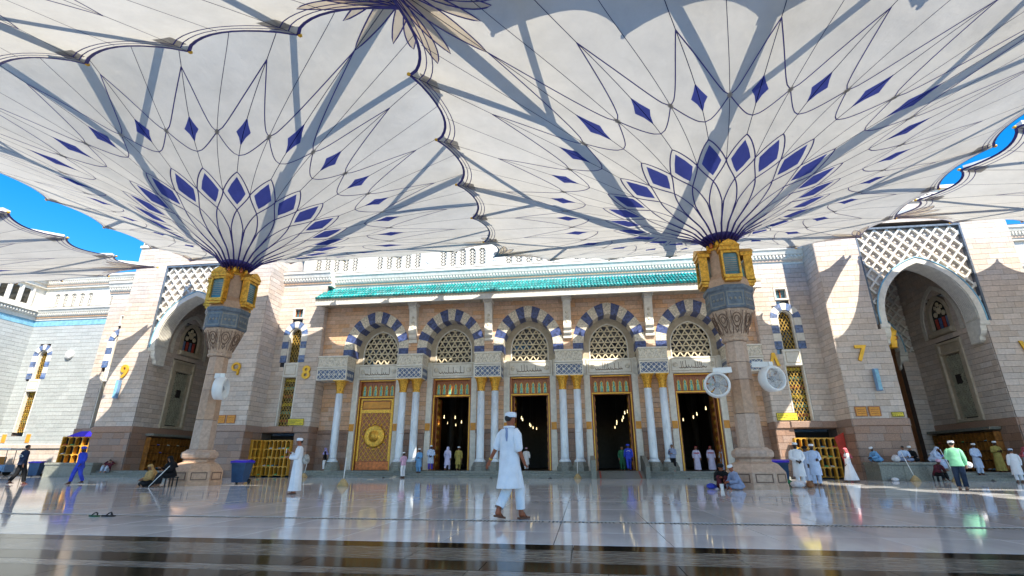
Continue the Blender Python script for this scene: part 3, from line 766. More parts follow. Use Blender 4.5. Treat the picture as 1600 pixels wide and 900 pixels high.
def flank(x0, x1, wx, rack_x, Y=37.0, inner=None, mats=('stone', 'stone_red')):
    ops = striped_window(B, wx, Y) + [square_window(B, wx, Y)]
    wall(B, 'flank_wall', front(Y), x0, x1, 3.62, 15.05, mats[0], openings=ops, thick=1.5)
    wall(B, 'flank_base', front(Y - .02), x0, x1, 0.0, 3.16, mats[1], .45, .92, openings=[rect_open(rack_x[0], rack_x[1], 0, 2.9)] if rack_x else [], thick=1.4)
    MB().bevbox(x0 - .02, x1 + .02, Y - .16, Y + 1.0, 3.163, 3.617, .05).build('belt_course', M['stone_red'], B)
    MB().bevbox(wx - 1.0, wx + 1.0, Y - .26, Y + .1, 3.2, 3.64, .04).build('window_sill', M['stone_red'], B)
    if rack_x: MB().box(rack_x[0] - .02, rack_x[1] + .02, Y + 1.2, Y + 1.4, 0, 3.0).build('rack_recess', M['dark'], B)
    if inner:
        s = 1 if inner > (x0 + x1) / 2 else -1
        wall(B, 'return_wall', side(inner, s), Y - .02, 38.4, 3.62, 13.2, mats[0], thick=.5)
        wall(B, 'return_base', side(inner, s), Y - .02, 38.3, 0, 3.6, mats[1], .45, .92, thick=.5)
    cornice(B, x0 - .3, x1 + .3, Y + .1, 15.06)
TL, TR = X0 - 27.1, X0 + 27.1; TWD = 6.3
flank(TL + TWD, XL, -22.85, (TL + TWD + .12, -21.75), inner=XL)
flank(XR, TR - TWD, 15.05, (14.25, TR - TWD - .12), inner=XR)
flank(TL - TWD - 3.8, TL - TWD, TL - TWD - 1.95, None)

# ------------------------------------------------------------------ portal towers
def spandrel(cx, Y, PW, zb, zt, AZ, AW, AH, AT, pitch, depth, border=True):
    """lattice spandrel round a pointed arch, with its white archivolt"""
    bk = MB(); fr = front(Y + .28)
    f = arch_open(cx, AW + .2, AZ, AH + .2, zb); nz = 36
    for i in range(nz):
        a, b = zb + i * (zt - zb) / nz, zb + (i + 1) * (zt - zb) / nz; lo, hi = f(a), f(b)
        if lo is None: fr.quadprism(bk, [(cx - PW, a), (cx + PW, a), (cx + PW, b), (cx - PW, b)], -.25, 0, True)
        else:
            hi = hi or (cx, cx)
            fr.quadprism(bk, [(cx - PW, a), (lo[0], a), (hi[0], b), (cx - PW, b)], -.25, 0, True); fr.quadprism(bk, [(lo[1], a), (cx + PW, a), (cx + PW, b), (hi[1], b)], -.25, 0, True)
    back = bk.build('spandrel', M['stone'], B)
    fo = arch_open(cx, AW + AT, AZ, AH + AT, zb - .5)
    pol = [(cx - PW + .1, zb + .05), (cx + PW - .1, zb + .05), (cx + PW - .1, zt - .1), (cx - PW + .1, zt - .1)]; zc = (zb + zt) / 2
    for ang in (50, 130):
        d = (math.cos(R(ang)), math.sin(R(ang))); nr = (-d[1], d[0])
        for k in range(-16, 17):
            p = (cx + nr[0] * k * pitch, zc + nr[1] * k * pitch); c = clip_convex(pol, p, d)
            if not c: continue
            N = 80; runs = []; cur = None
            for i in range(N + 1):
                t = c[0] + (c[1] - c[0]) * i / N; x, z = p[0] + d[0] * t, p[1] + d[1] * t; sp_ = fo(z)
                ins = sp_ is not None and sp_[0] < x < sp_[1]
                if not ins:
                    if cur is None: cur = [t, t]
                    cur[1] = t
                elif cur: runs.append(cur); cur = None
            if cur: runs.append(cur)
            for t0, t1 in runs:
                if t1 - t0 < .15: continue
                e = .0 if ang == 50 else .012
                MB().bar((p[0] + d[0] * t0, Y + .17 + e, p[1] + d[1] * t0), (p[0] + d[0] * t1, Y + .17 + e, p[1] + d[1] * t1), .12, .2, (0, 1, 0)).build('lattice_bar', M['trim'], back)
    a1 = (math.cos(R(50)), math.sin(R(50))); n1 = (-a1[1], a1[0]); a2 = (math.cos(R(130)), math.sin(R(130))); n2 = (-a2[1], a2[0])
    det = n1[0] * n2[1] - n1[1] * n2[0]
    for i in range(-16, 17):
        for j in range(-16, 17):
            c1, c2 = (i + .5) * pitch, (j + .5) * pitch
            x = (c1 * n2[1] - c2 * n1[1]) / det; z = (n1[0] * c2 - n2[0] * c1) / det; x += cx; z += zc
            if not (cx - PW + .3 < x < cx + PW - .3 and zb + .2 < z < zt - .3): continue
            sp_ = fo(z)
            if sp_ and sp_[0] - .15 < x < sp_[1] + .15: continue
            MB().ball((x, Y + .26, z), .1, .06, .1, 8, 5).build('boss', M['trim'], back)
    if border:
        for x0, x1, z0, z1 in ((cx - PW - .02, cx - PW + .12, zb, zt - .13), (cx + PW - .12, cx + PW + .02, zb, zt - .13), (cx - PW - .02, cx + PW + .02, zt - .127, zt + .03)):
            MB().bevbox(x0, x1, Y - .04, Y + .3, z0, z1, .02).build('spandrel_border', M['greyblue'], back)
    inn = resample(arch_pts(cx, AW, AZ, AH, zb + .02), 60); out = resample(arch_pts(cx, AW + AT, AZ, AH + AT, zb + .02), 60)
    av = MB()
    for i in range(60): av.prism([inn[i], inn[i + 1], out[i + 1], out[i]], Y - .06, Y + depth, 'y')
    ao = av.build('archivolt', M['trim'], B); fix_normals(ao)
    fl = MB()
    for j in range(int(depth / .14)):
        fl.tube([(x + (cx - x) * .012, Y + .05 + j * .14, z - .012) for x, z in inn[1:-1]], .035, 5)
    fl.build('fluting', M['trim'], ao, kind='stuff')
    MB().tube([(x, Y - .06, z) for x, z in out], .05, 6).build('archivolt_edge', M['lightblue'], ao)
    for s in (-1, 1):
        x = cx + s * (AW + .08)
        prof = [(Y - .1, zb + .02), (Y - .1, zb - .2), (Y, zb - .3), (Y + .02, zb - .6), (Y + .12, zb - .8), (Y + .3, zb - .95), (Y + .34, zb - 1.2), (Y + .5, zb - 1.3), (Y + depth * .9, zb - 1.3), (Y + depth * .9, zb + .02)]
        k = MB().prism(prof, *sorted((x - s * .18, x + s * .4)), 'x').build('bracket', M['trim'], B); fix_normals(k)
    return back

def tower(cx, individual=False):
    Y = 35.0; PW = 3.45; YB = 43.0
    op = [rect_open(cx - PW, cx + PW, 9.7, 16.75), rect_open(cx - 3.05, cx + 3.05, 0, 9.7)]
    wall(B, 'tower_wall', front(Y), cx - TWD, cx + TWD, 3.62, 18.6, 'stone', openings=op, thick=.5, individual=individual, course=.38 if individual else .36, blen=1.02 if individual else .95)
    wall(B, 'tower_base', front(Y - .03), cx - TWD - .02, cx + TWD + .02, 0, 3.16, 'stone_red', .45, .95, openings=[rect_open(cx - 3.05, cx + 3.05, 0, 4)], thick=.5)
    for s in (-1, 1):
        xa, xb = sorted((cx + s * 3.03, cx + s * (TWD + .06)))
        MB().bevbox(xa, xb, Y - .12, Y + .4, 3.163, 3.617, .05).build('belt_course', M['stone_red'], B)
        wall(B, 'tower_side', side(cx + s * TWD, s), Y - .03, 37.02, 3.62, 18.6, 'stone', thick=.4)
        wall(B, 'tower_side_base', side(cx + s * (TWD + .02), s), Y - .03, 37.02, 0, 3.16, 'stone_red', .45, .95, thick=.4)
        MB().box(*sorted((cx + s * (TWD - .2), cx + s * (TWD + .1))), Y - .1, 37.0, 3.166, 3.61).build('side_belt', M['stone_red'], B)
        MB().box(*sorted((cx + s * (TWD - .05), cx + s * (TWD - .35))), 36.9, 48, 0, 18.6).build('rear_wall', M['stone'], B)
        # side walls of the portal passage, with a niche, a tall screen and a shelf
        XW = cx + s * 3.05
        ops = [rect_open(37.45, 39.95, 3.62, 9.0), rect_open(38.0, 40.0, 10.1, 12.5)]
        wall(B, 'recess_side', side(XW, -s), Y + .02, YB, 3.62, 9.7, 'stone', thick=.3, openings=ops[:1])
        wall(B, 'recess_side_base', side(cx + s * 3.02, -s), Y - .02, YB, 0, 3.16, 'stone_red', .45, .95, thick=.3)
        wall(B, 'recess_side_upper', side(cx + s * 3.2, -s), Y + .9, YB, 9.72, 16.7, 'stone', thick=.2, openings=ops[1:])
        MB().box(*sorted((cx + s * 2.96, cx + s * 3.2)), Y - .05, YB, 3.166, 3.61).build('recess_belt', M['stone_red'], B)
        def sm(m, X_=XW):
            m.v = [(X_ + s * y, x, z) for x, y, z in m.v]; return m
        sc = MB()
        for u0, u1, z0, z1 in ((37.4, 37.72, 3.63, 9.25), (39.68, 40.0, 3.63, 9.25), (37.72, 39.68, 8.3, 8.5), (37.72, 39.68, 9.05, 9.25), (37.72, 39.68, 3.63, 3.85)): sc.bevbox(u0, u1, -.14, .25, z0, z1, .04)
        so = sm(sc).build('screen_frame', M['reveal'], B); fix_normals(so)
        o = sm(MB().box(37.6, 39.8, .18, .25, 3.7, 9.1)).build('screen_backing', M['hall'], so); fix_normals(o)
        o = sm(lattice(MB(), [(38.05, 4.0), (39.35, 4.0), (39.35, 8.2), (38.05, 8.2)], (0, 60, 120), .25, .085, .0, .05)).build('screen_lattice', M['greylattice'], so, kind='stuff')
        for u0, u1, z0, z1 in ((37.72, 38.05, 3.85, 8.3), (39.35, 39.68, 3.85, 8.3), (37.72, 39.68, 8.5, 9.05)):
            o = sm(MB().box(u0, u1, .02, .2, z0, z1)).build('screen_panel', M['reveal'], so); fix_normals(o)
        o = sm(MB().bevbox(38.45, 38.95, -.04, .1, 6.2, 6.85, .02)).build('black_vent', M['dark'], so); fix_normals(o)
        XN = cx + s * 3.2
        nf = sm(frame_strip(MB(), arch_pts(39.0, .9, 11.3, 1.1, 10.2), .3, -.12, .2), XN).build('niche_frame', M['reveal'], B); fix_normals(nf)
        ng = sm(MB().prism(arch_pts(39.0, 1.0, 11.3, 1.2, 10.1), .1, .16, 'y'), XN).build('niche_glass', M['glass_dark'], B); fix_normals(ng)
        for k in range(4): o = sm(MB().bevbox(38.3 + k * .37, 38.5 + k * .37, .0, .1, 10.25, 11.05, .02), XN).build('coloured_pane', M['red' if k % 2 else 'skyblue'], nf); fix_normals(o)
        for (dx, dz, r_) in ((0, 11.6, .26), (-.42, 11.35, .2), (.42, 11.35, .2), (0, 12.05, .17), (-.3, 11.85, .15), (.3, 11.85, .15)):
            w_ = MB().lathe([(r_, 0), (r_, .05), (r_ * .7, .06)], seg=8); w_.v = [(39.0 + dx + a, .06 - c, dz + b) for a, b, c in w_.v]; o = sm(w_, XN).build('tracery', M['stonelattice'], nf); fix_normals(o)
        o = sm(MB().bevbox(37.75, 40.25, -.4, .1, 9.75, 10.15, .1), XN).build('niche_sill', M['reveal'], B); fix_normals(o)
        ar = sm(frame_strip(MB(), arch_pts(39.0, 1.75, 10.6, 2.6, 9.75), .32, -.1, .1), XN).build('blind_arch', M['trim'], B); fix_normals(ar)
        MB().bevbox(*sorted((XW - s * .75, XW)), 36.3, 42.4, 2.98, 3.16, .03).build('shelf', M['step'], B)
    MB().box(cx - TWD - .12, cx + TWD + .12, Y - .14, 48, 18.604, 18.8).build('tower_band', M['trim'], B)
    MB().box(cx - TWD + .02, cx + TWD - .02, Y - .02, 47.9, 18.804, 19.5).build('tower_attic', M['trim'], B)
    dt = MB()
    for j in range(40): x = cx - TWD + .1 + (j + .5) * (2 * TWD - .2) / 40; dt.box(x - .07, x + .07, Y - .06, Y - .021, 18.9, 19.15)
    dt.build('attic_slots', M['mortar'], B, kind='stuff')
    MB().box(cx - TWD - .15, cx + TWD + .15, Y - .18, 48, 19.503, 19.75).build('tower_cap', M['trim'], B)
    MB().box(cx - 3.4, cx + 3.4, Y + .5, 47, 16.7, 17).build('recess_ceiling', M['reveal'], B)
    spandrel(cx, Y, PW, 9.7, 16.75, 10.2, 2.78, 3.75, .42, .62, 1.3)
    spandrel(cx, YB - .6, 3.1, 9.2, 16.6, 9.6, 1.95, 3.0, .38, .55, .6, border=False)
    for s in (-1, 1): wall(B, 'inner_pier', front(YB - .5), *sorted((cx + s * 2.0, cx + s * 3.1)), .452, 9.2, 'stone', thick=.5)
    MB().box(cx - 3.2, cx + 3.2, 46.6, 46.9, 0, 17).build('recess_back', M['stone_tan'], B)
    for s in (-1, 1): MB().box(*sorted((cx + s * 2.9, cx + s * 3.2)), YB + .003, 46.6, 0, 16.7).build('inner_side', M['stone_tan'], B)
    MB().bevbox(cx - 1.4, cx + 1.4, 46.3, 46.6, .45, 6.5, .05).build('inner_door', M['wood'], B)
tower(TL); tower(TR, True)
# steps in front of the portals
for cx, w in ((TL, 5.2), (TR, 4.6)):
    for i, (y0, z1) in enumerate([(33.9, .15), (34.25, .3), (34.6, .45)]):
        for j in range(6):
            a = cx - w + j * w / 3; b = cx - w + (j + 1) * w / 3
            MB().bevbox(a + .004, b - .004, y0, [34.65, 34.9, 34.96][i], [0, .152, .302][i], z1, .012).build('step_slab', M['step'], B)
    MB().bevbox(cx - 3.0, cx + 3.0, 34.97, 46.6, 0, .45, .01).build('portal_floor', M['step'], B)

# gilt numerals
def numeral(txt, x, z, Y, lab=None):
    root = None
    if txt in '٧٨':
        w, h, t = .36, .95, .17
        a = [(-w, h), (-w + t * 1.2, h), (0, t * 2.0), (w - t * 1.2, h), (w, h), (t * .55, 0), (-t * .55, 0)]
        if txt == '٨': a = [(px_, h - pz_) for px_, pz_ in a]
        m = MB().prism([(x + p, z + q) for p, q in a], Y - .12, Y - .03, 'y')
        o = m.build('gilt_numeral', M['gold_flat'], B); fix_normals(o)
    elif txt == '٩':
        pts = [(.3 * math.cos(q), .66 + .27 * math.sin(q)) for q in [R(a) for a in range(-60, 301, 30)]]
        m = MB().tube([(x + p, Y - .08, z + q) for p, q in pts] + [(x + .24, Y - .08, z + .5), (x + .2, Y - .08, z + .02)], .1, 6)
        o = m.build('gilt_numeral', M['gold_flat'], B)
    else:
        me = text_mesh(txt, 1.42, .05, M['gold_flat']); me.transform(Matrix.Rotation(R(90), 4, 'X'))
        o = inst('gilt_numeral', me, B, (x, Y - .085, z))
    return o
numeral('9', TL - 4.85, 7.35, 35.0 - .035); numeral('٩', TL + 4.75, 7.3, 35.0 - .035)
numeral('8', -21.45, 7.3, 37.0 - .035); numeral('٨', 13.75, 7.4, 37.0 - .035)
numeral('7', TR - 4.9, 7.3, 35.0 - .035); numeral('٧', TR + 4.85, 7.35, 35.0 - .035)

# dim prayer hall behind the doors
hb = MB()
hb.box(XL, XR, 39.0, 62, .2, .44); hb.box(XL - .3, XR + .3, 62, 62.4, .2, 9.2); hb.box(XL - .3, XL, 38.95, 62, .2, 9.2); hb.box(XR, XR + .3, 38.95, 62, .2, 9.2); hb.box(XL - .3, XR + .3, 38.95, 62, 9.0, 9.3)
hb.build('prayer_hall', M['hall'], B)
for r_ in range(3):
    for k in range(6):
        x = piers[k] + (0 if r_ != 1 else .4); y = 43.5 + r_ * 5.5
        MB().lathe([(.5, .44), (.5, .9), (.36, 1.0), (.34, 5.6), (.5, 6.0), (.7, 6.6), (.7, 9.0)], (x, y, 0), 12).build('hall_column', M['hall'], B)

# ------------------------------------------------------------------ wings left and right
def wing(root, s, cx0):
    x0, x1 = sorted((cx0, cx0 + s * 13.2)); Y = 41.6
    wx = cx0 + s * 11.1
    ops = striped_window(root, wx, Y)
    wall(root, 'wing_wall', front(Y), x0, x1, 2.6, 13.9, 'stone_white', openings=ops, thick=1)
    MB().bevbox(x0, x1, Y - .2, Y + .9, 2.2, 2.6, .05).build('wing_belt', M['stone'], root)
    wall(root, 'wing_base', front(Y - .05), x0, x1, 0, 2.19, 'stone', .45, .95, thick=.9)
    MB().box(x0, x1, Y - .06, Y + .8, 13.9, 14.5).build('blue_band', M['lightblue'], root)
    cornice(root, x0, x1, Y, 14.5, 1.2)
    parapet(root, x0, x1, Y + .1, 15.7, 17.9, 5, .95, .3)
    MB().box(x0, x1, Y + .42, Y + .5, 15.7, 17.9).build('parapet_backing', M['dark'], root)
    cornice(root, x0, x1, Y, 17.9, 1.2)
    q = MB().lathe([(.42, 0), (.45, .12), (.36, .2), (.0, .26)], seg=20, cap=False); q.v = [(wx - s * 3.1 + a, Y - .04 - c, 10.9 + b) for a, b, c in q.v]; q.build('round_camera_cover', M['white'], root)
    for k in (-1, 1): MB().bevbox(wx + k * 1.3 - .22, wx + k * 1.3 + .22, Y - .08, Y - .04, 2.75, 3.5, .01).build('plaque', M['orange'], root)
    # return wing towards the plaza
    xr = cx0 + s * 13.2; fr = side(xr, -s)
    wall(root, 'return_wall', fr, 22, Y, 2.6, 13.9, 'stone_white', .36, .95, thick=.8, openings=[rect_open(29, 36.5, 2.6, 11.2)])
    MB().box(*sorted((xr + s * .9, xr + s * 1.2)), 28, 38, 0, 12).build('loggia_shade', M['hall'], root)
    wall(root, 'return_base', fr, 22, Y, 0, 2.6, 'stone', .45, .95, thick=.8)
    for z0, z1, p, mk in ((13.9, 14.5, .06, 'lightblue'), (14.5, 14.9, .15, 'trim'), (14.9, 15.3, .32, 'trim'), (15.3, 15.7, .55, 'trim'), (15.7, 17.9, -.1, 'trim'), (17.9, 18.3, .2, 'trim'), (18.3, 18.7, .35, 'trim'), (18.7, 19.1, .58, 'trim')):
        MB().box(*sorted((xr + s * .8, xr - s * p)), 22, Y + .2, z0 + .002, z1).build('return_cornice', M[mk], root)
    dt = MB()
    for j in range(70): dt.box(*sorted((xr - s * .33, xr - s * .45)), 22.2 + j * .27, 22.33 + j * .27, 15.0, 15.2)
    dt.build('dentils', M['trim'], root, kind='stuff')
    for j in range(16):
        y = 24 + j * 1.05
        MB().box(*sorted((xr + s * .1, xr + s * .08)), y, y + .55, 16.0, 17.5).build('parapet_window', M['glass_dark'], root)
        MB().box(*sorted((xr + s * .1, xr - s * .1)), y + .72, y + .86, 15.9, 17.6).build('colonnette', M['trim'], root)
    for y in (28.6, 36.9):
        c = MB().lathe([(.42, 2.6), (.42, 2.9), (.3, 3.0), (.27, 10.2), (.4, 10.5), (.6, 11.1), (.62, 11.2)], (xr - s * .1, y, 0), 12).build('loggia_column', M['trim'], root)
WL = thing('mosque_wing', 'pale grey stone wing with blue bands beyond the left tower', 'building', (TL - TWD - 9.8, 41.6, 0)); wing(WL, -1, TL - TWD - 3.8)
WR = thing('mosque_wing', 'strip of pale stone wing showing past the right tower', 'building', (TR + TWD + 6, 41.6, 0)); wing(WR, 1, TR + TWD - .1)

# ------------------------------------------------------------------ the great umbrellas
NG = 24
def sstep(a, b, x):
    t = max(0., min(1., (x - a) / (b - a))); return t * t * (3 - 2 * t)
def make_canopy(hx, hy, z0, ze):
    rc = (hx + hy) / 2
    def surf(a, t):
        a = a % NG
        th = a * 2 * PI / NG
        sidx = int(math.floor((a + 3) / 6)) % 4; u = ((a + 3) % 6) / 6 * 2 - 1
        P = [(1, u), (-u, 1), (-1, -u), (u, -1)][sidx]
        w = sstep(.30, 1.0, t)
        fr = a - math.floor(a)
        rr = .05 + .95 * t
        sc = 1 - .058 * math.sin(PI * fr) ** .75 * max(0., (t - .45) / .55) ** 3
        x = rr * ((1 - w) * math.cos(th) * rc + w * P[0] * hx) * sc
        y = rr * ((1 - w) * math.sin(th) * rc + w * P[1] * hy) * sc
        corner = (abs(P[0] * P[1])) ** 3
        z = z0 + (ze - z0) * t ** .66 + .75 * corner * sstep(.5, 1, t) - .07 * math.sin(PI * fr) * math.sin(PI * min(1, t * 1.1)) - .10 * math.sin(PI * fr) * sstep(.7, 1, t)
        return Vector((x, y, z))
    return surf

def on_surf(surf, a, t, off):
    e = 1e-3
    p = surf(a, t); da = surf(a + .02, t) - p; dt = surf(a, t + .004) - p
    n = da.cross(dt); n.normalize()
    if n.z > 0: n = -n
    return p + n * off, n

def ribbon(mb, surf, pts, w, off=.02):
    P = [on_surf(surf, a, t, off) for a, t in pts]; n = len(P); vs = []
    for i in range(n):
        tg = P[min(i + 1, n - 1)][0] - P[max(i - 1, 0)][0]
        sd = tg.cross(P[i][1])
        if sd.length < 1e-9: sd = Vector((1, 0, 0))
        sd.normalize(); vs += [P[i][0] - sd * w / 2, P[i][0] + sd * w / 2]
    mb.add(vs, [(2 * i, 2 * i + 1, 2 * i + 3, 2 * i + 2) for i in range(n - 1)])

def patch(mb, surf, pts, off=.012, n=1):
    """fan-filled patch on the membrane; pts run round its outline"""
    ca = sum(p[0] for p in pts) / len(pts); ct = sum(p[1] for p in pts) / len(pts)
    rings = [on_surf(surf, ca, ct, off)[0]]
    L_ = [rings[0]]
    K = 4
    for k in range(1, K + 1):
        for a, t in pts: L_.append(on_surf(surf, ca + (a - ca) * k / K, ct + (t - ct) * k / K, off)[0])
    m = len(pts); fs = [(0, 1 + i, 1 + (i + 1) % m) for i in range(m)]
    for k in range(K - 1):
        for i in range(m):
            a = 1 + k * m + i; b = 1 + k * m + (i + 1) % m
            fs.append((a, a + m, b + m, b))
    mb.add(L_, fs, True)

def curve(p, q, bulge, n=10):
    """from p to q in (a,t); bulge pulls the a-coordinate ahead for an ogee line"""
    return [(p[0] + (q[0] - p[0]) * (i / n) ** bulge, p[1] + (q[1] - p[1]) * i / n) for i in range(n + 1)]

def make_umbrella(label, loc, ze, hx=12.5, hy=10.8, pole=True, detail=True):
    u = thing('giant_umbrella', label, 'umbrella', loc, 0, 'giant umbrellas over the plaza')
    z0 = 10.7
    surf = make_canopy(hx, hy, z0, ze)
    # membrane
    na, ntt = 8, 40; vs = []; fs = []
    A = NG * na
    ts = [.012 + (1 - .012) * (i / ntt) for i in range(ntt + 1)]
    for t in ts:
        for k in range(A): vs.append(surf(k / na, t))
    for i in range(ntt):
        for k in range(A):
            k2 = (k + 1) % A; fs.append((i * A + k, i * A + k2, (i + 1) * A + k2, (i + 1) * A + k))
    cano = MB().add(vs, fs, True).build('canopy', M['fabric'], u, world=False)
    # printed seams and ornament
    ln = MB(); thin = MB()
    for k in range(NG):
        ribbon(thin, surf, [(k, .40 + .60 * i / 12) for i in range(13)], .026, .022)
        ribbon(thin, surf, [(k + .5, .312 + .67 * i / 18) for i in range(19)], .022, .022)
        # first ring: diamond outline, petals beneath
        for s in (-1, 1):
            ribbon(ln, surf, curve((k, .40), (k + s * .5, .312), .8), .052, .03)
            ribbon(ln, surf, curve((k + s * .5, .312), (k, .225), 1.4), .052, .031)
            ribbon(ln, surf, curve((k, .225), (k + s * .44, .14), .8, 8) + [(k + s * .5, .06)], .055, .034)
            # second ring: ogees through the little squares
            ribbon(ln, surf, curve((k, .47), (k + s * .5, .56), .6), .042, .03)
            ribbon(ln, surf, curve((k + s * .5, .56), (k, .79), .62, 14), .042, .031)
    ln.build('ornament_lines', M['blue_rod'], cano, world=False, kind='stuff')
    thin.build('seams', M['fab_line'], cano, world=False, kind='stuff')
    for k in range(NG):
        d = MB(); patch(d, surf, [(k, .378), (k + .18, .345), (k + .34, .312), (k + .18, .275), (k, .25), (k - .18, .275), (k - .34, .312), (k - .18, .345)], .014); d.build('blue_diamond', M['fab_blue'], cano, world=False)
        d = MB(); patch(d, surf, [(k, .612), (k + .06, .586), (k + .14, .562), (k + .065, .54), (k, .508), (k - .065, .54), (k - .14, .562), (k - .06, .586)], .014); d.build('small_blue_diamond', M['fab_blue'], cano, world=False)
        if detail:
            d = MB(); h = k + .5; patch(d, surf, [(h, .574), (h + .05, .56), (h, .546), (h - .05, .56)], .04); d.build('grey_square', M['fab_grey'], cano, world=False)
    # edge: three lines, cusp patches and knobs; petals in the corners
    ed = MB()
    for t, w in ((.996, .12), (.972, .04), (.952, .04)):
        for k in range(NG): ribbon(ed, surf, [(k + i / 10, t) for i in range(11)], w, .02)
    ed.build('edge_trim', M['blue_rod'], cano, world=False, kind='stuff')
    for k in range(NG):
        cn = MB(); patch(cn, surf, [(k - .09, .985), (k + .09, .985), (k + .09, .935), (k - .09, .935)], .012); cn.build('cusp_patch', M['fab_grey'], cano, world=False)
        p = surf(k, 1.0); q = surf(k, 1.0)
        MB().ball((q.x, q.y, q.z), .09, .09, .06, 8, 5).build('edge_knob', M['gold_flat'], u, world=False)
    for c in (3, 9, 15, 21):
        for p, q, wd, of in (((c, .99), (c, .79), .95, .016), ((c + .05, .985), (c + .62, .935), .95, .010), ((c - .05, .985), (c - .62, .935), .95, .010), ((c + .04, .98), (c + .36, .885), .9, .013), ((c - .04, .98), (c - .36, .885), .9, .013)):
            dx, dy = (q[0] - p[0]) * 4.2, (q[1] - p[1]) * 14; L_ = math.hypot(dx, dy); nx, ny = -dy / L_, dx / L_
            up_ = []; dn_ = []
            for i in range(11):
                f_ = i / 10; w_ = wd / 2 * math.sin(PI * f_ ** .8) ** .8
                bx, by = p[0] + (q[0] - p[0]) * f_, p[1] + (q[1] - p[1]) * f_
                up_.append((bx + nx * w_ / 4.2, min(.99, by + ny * w_ / 14))); dn_.append((bx - nx * w_ / 4.2, min(.99, by - ny * w_ / 14)))
            pts = up_ + dn_[-2:0:-1]
            d = MB(); patch(d, surf, pts, of); d.build('corner_petal', M['fab_tan'], cano, world=False)
            d = MB(); ribbon(d, surf, pts + [pts[0]], .05, of + .02); d.build('petal_outline', M['blue_rod'], cano, world=False)
    # blue cords gathering the membrane to the crown
    for k in range(NG):
        a = k + .5; th = a * 2 * PI / NG
        MB().tube([(.5 * math.cos(th), .5 * math.sin(th), z0 - .12), surf(a, .05) * 1.0 - Vector((0, 0, .0)), surf(a, .13) - Vector((0, 0, .05))], [.045, .042, .025], 5).build('cord', M['blue_rod'], u, world=False)
    # steel arms above the membrane
    mast_top = ze + 1.9
    MB().lathe([(.45, 10.7), (.84, 10.93), (.84, 10.97), (.38, 11.2)], seg=16).build('collar', M['blue_rod'], u, world=False)  # added disk, blocks sun from leaking through the gap between membrane and mast
    MB().lathe([(.38, 10.2), (.38, mast_top), (.5, mast_top + .05), (.3, mast_top + .6), (.06, mast_top + 1.6)], seg=12).build('mast', M['arm'], u, world=False)
    for k in range(8):
        a = k * 3
        e = surf(a, .985); m_ = surf(a, .55); th = a * 2 * PI / NG; r0 = Vector((.4 * math.cos(th), .4 * math.sin(th), mast_top - 1.15))
        mid = Vector((m_.x, m_.y, max(m_.z + .55, ze + .15)))
        MB().bar(r0, mid, .55, .34).build('arm', M['arm'], u, world=False)
        MB().bar(mid + (mid - r0).normalized() * -.1, e + Vector((0, 0, .16)), .42, .2).build('arm_end', M['arm'], u, world=False)
        r1 = Vector((.4 * math.cos(th), .4 * math.sin(th), mast_top - .1))
        MB().bar(r1, mid + Vector((0, 0, .2)), .12, .14).build('stay', M['arm'], u, world=False)
        for s in (-1, 1):
            q = surf(a + s, .985); st_ = surf(a, .62)
            MB().bar(Vector((st_.x, st_.y, mid.z + .1)), q + Vector((0, 0, .14)), .22, .12).build('branch_arm', M['arm'], u, world=False)
    if not pole: return u
    first = len(u.children)
    before = set(u.children)
    # stone pole
    o8 = PI / 8
    b = MB().lathe([(1.36, 0), (1.36, .18), (1.33, .2), (1.33, .62), (1.05, .93), (.80, 1.02), (.80, 1.1)], seg=8, smooth=False, rot=o8).build('pole_base', M['shaft'], u, world=False)
    for k in range(8):
        q = k * PI / 4
        fr_ = MB(); r_ = 1.33 * math.cos(o8) + .012
        for (s0, s1, z0_, z1_) in ((-.38, .38, .24, .28), (-.38, .38, .53, .57), (-.38, -.34, .282, .528), (.34, .38, .282, .528)):
            fr_.box(s0, s1, -r_ - .012, -r_ + .01, z0_, z1_)
        fr_.v = [(x * math.cos(q) - y * math.sin(q), x * math.sin(q) + y * math.cos(q), z) for x, y, z in fr_.v]
        fr_.build('base_panel', M['relief'], b, world=False)
    MB().lathe([(.74, 1.1), (.80, 1.14), (.92, 1.2), (.96, 1.32), (.92, 1.44), (.78, 1.5), (.70, 1.56)], seg=8, smooth=False, rot=o8).build('base_torus', M['shaft'], u, world=False)
    zs = [1.56, 2.9, 4.3, 5.05, 5.95]
    for i in range(4):
        r0_ = .60 - .02 * i
        MB().lathe([(r0_, zs[i] + .012), (r0_ - .02, zs[i + 1] - .012)], seg=8, smooth=False, rot=o8).build('shaft_drum', M['shaft'], u, world=False)
    MB().lathe([(.5, 1.5), (.5, 6.0)], seg=8, rot=o8).build('shaft_core', M['mortar'], u, world=False)
    cp = MB().lathe([(.60, 5.955), (.66, 6.0), (.66, 6.1), (.62, 6.14), (.78, 6.55), (1.02, 7.1), (1.12, 7.3)], seg=8, smooth=False, rot=o8).build('capital', M['carved'], u, world=False)
    for k in range(8):
        q = k * PI / 4; oc = MB()
        def cpt(s, z):
            r_ = (.62 + (z - 6.14) / 1.16 * .5) * math.cos(o8) + .015; return Vector((s, -r_, z))
        oval = [cpt(.20 * math.cos(w_) * (1.0 + .3 * math.sin(w_)), 6.82 + .30 * math.sin(w_)) for w_ in [2 * PI * i / 16 for i in range(17)]]
        oc.tube(oval, .022, 5); inn_ = [cpt(.11 * math.cos(w_), 6.86 + .14 * math.sin(w_)) for w_ in [2 * PI * i / 12 for i in range(13)]]; oc.tube(inn_, .018, 5)
        oc.tube([cpt(0, 6.3), cpt(.08, 6.45), cpt(0, 6.6), cpt(-.08, 6.45), cpt(0, 6.3)], .018, 5)
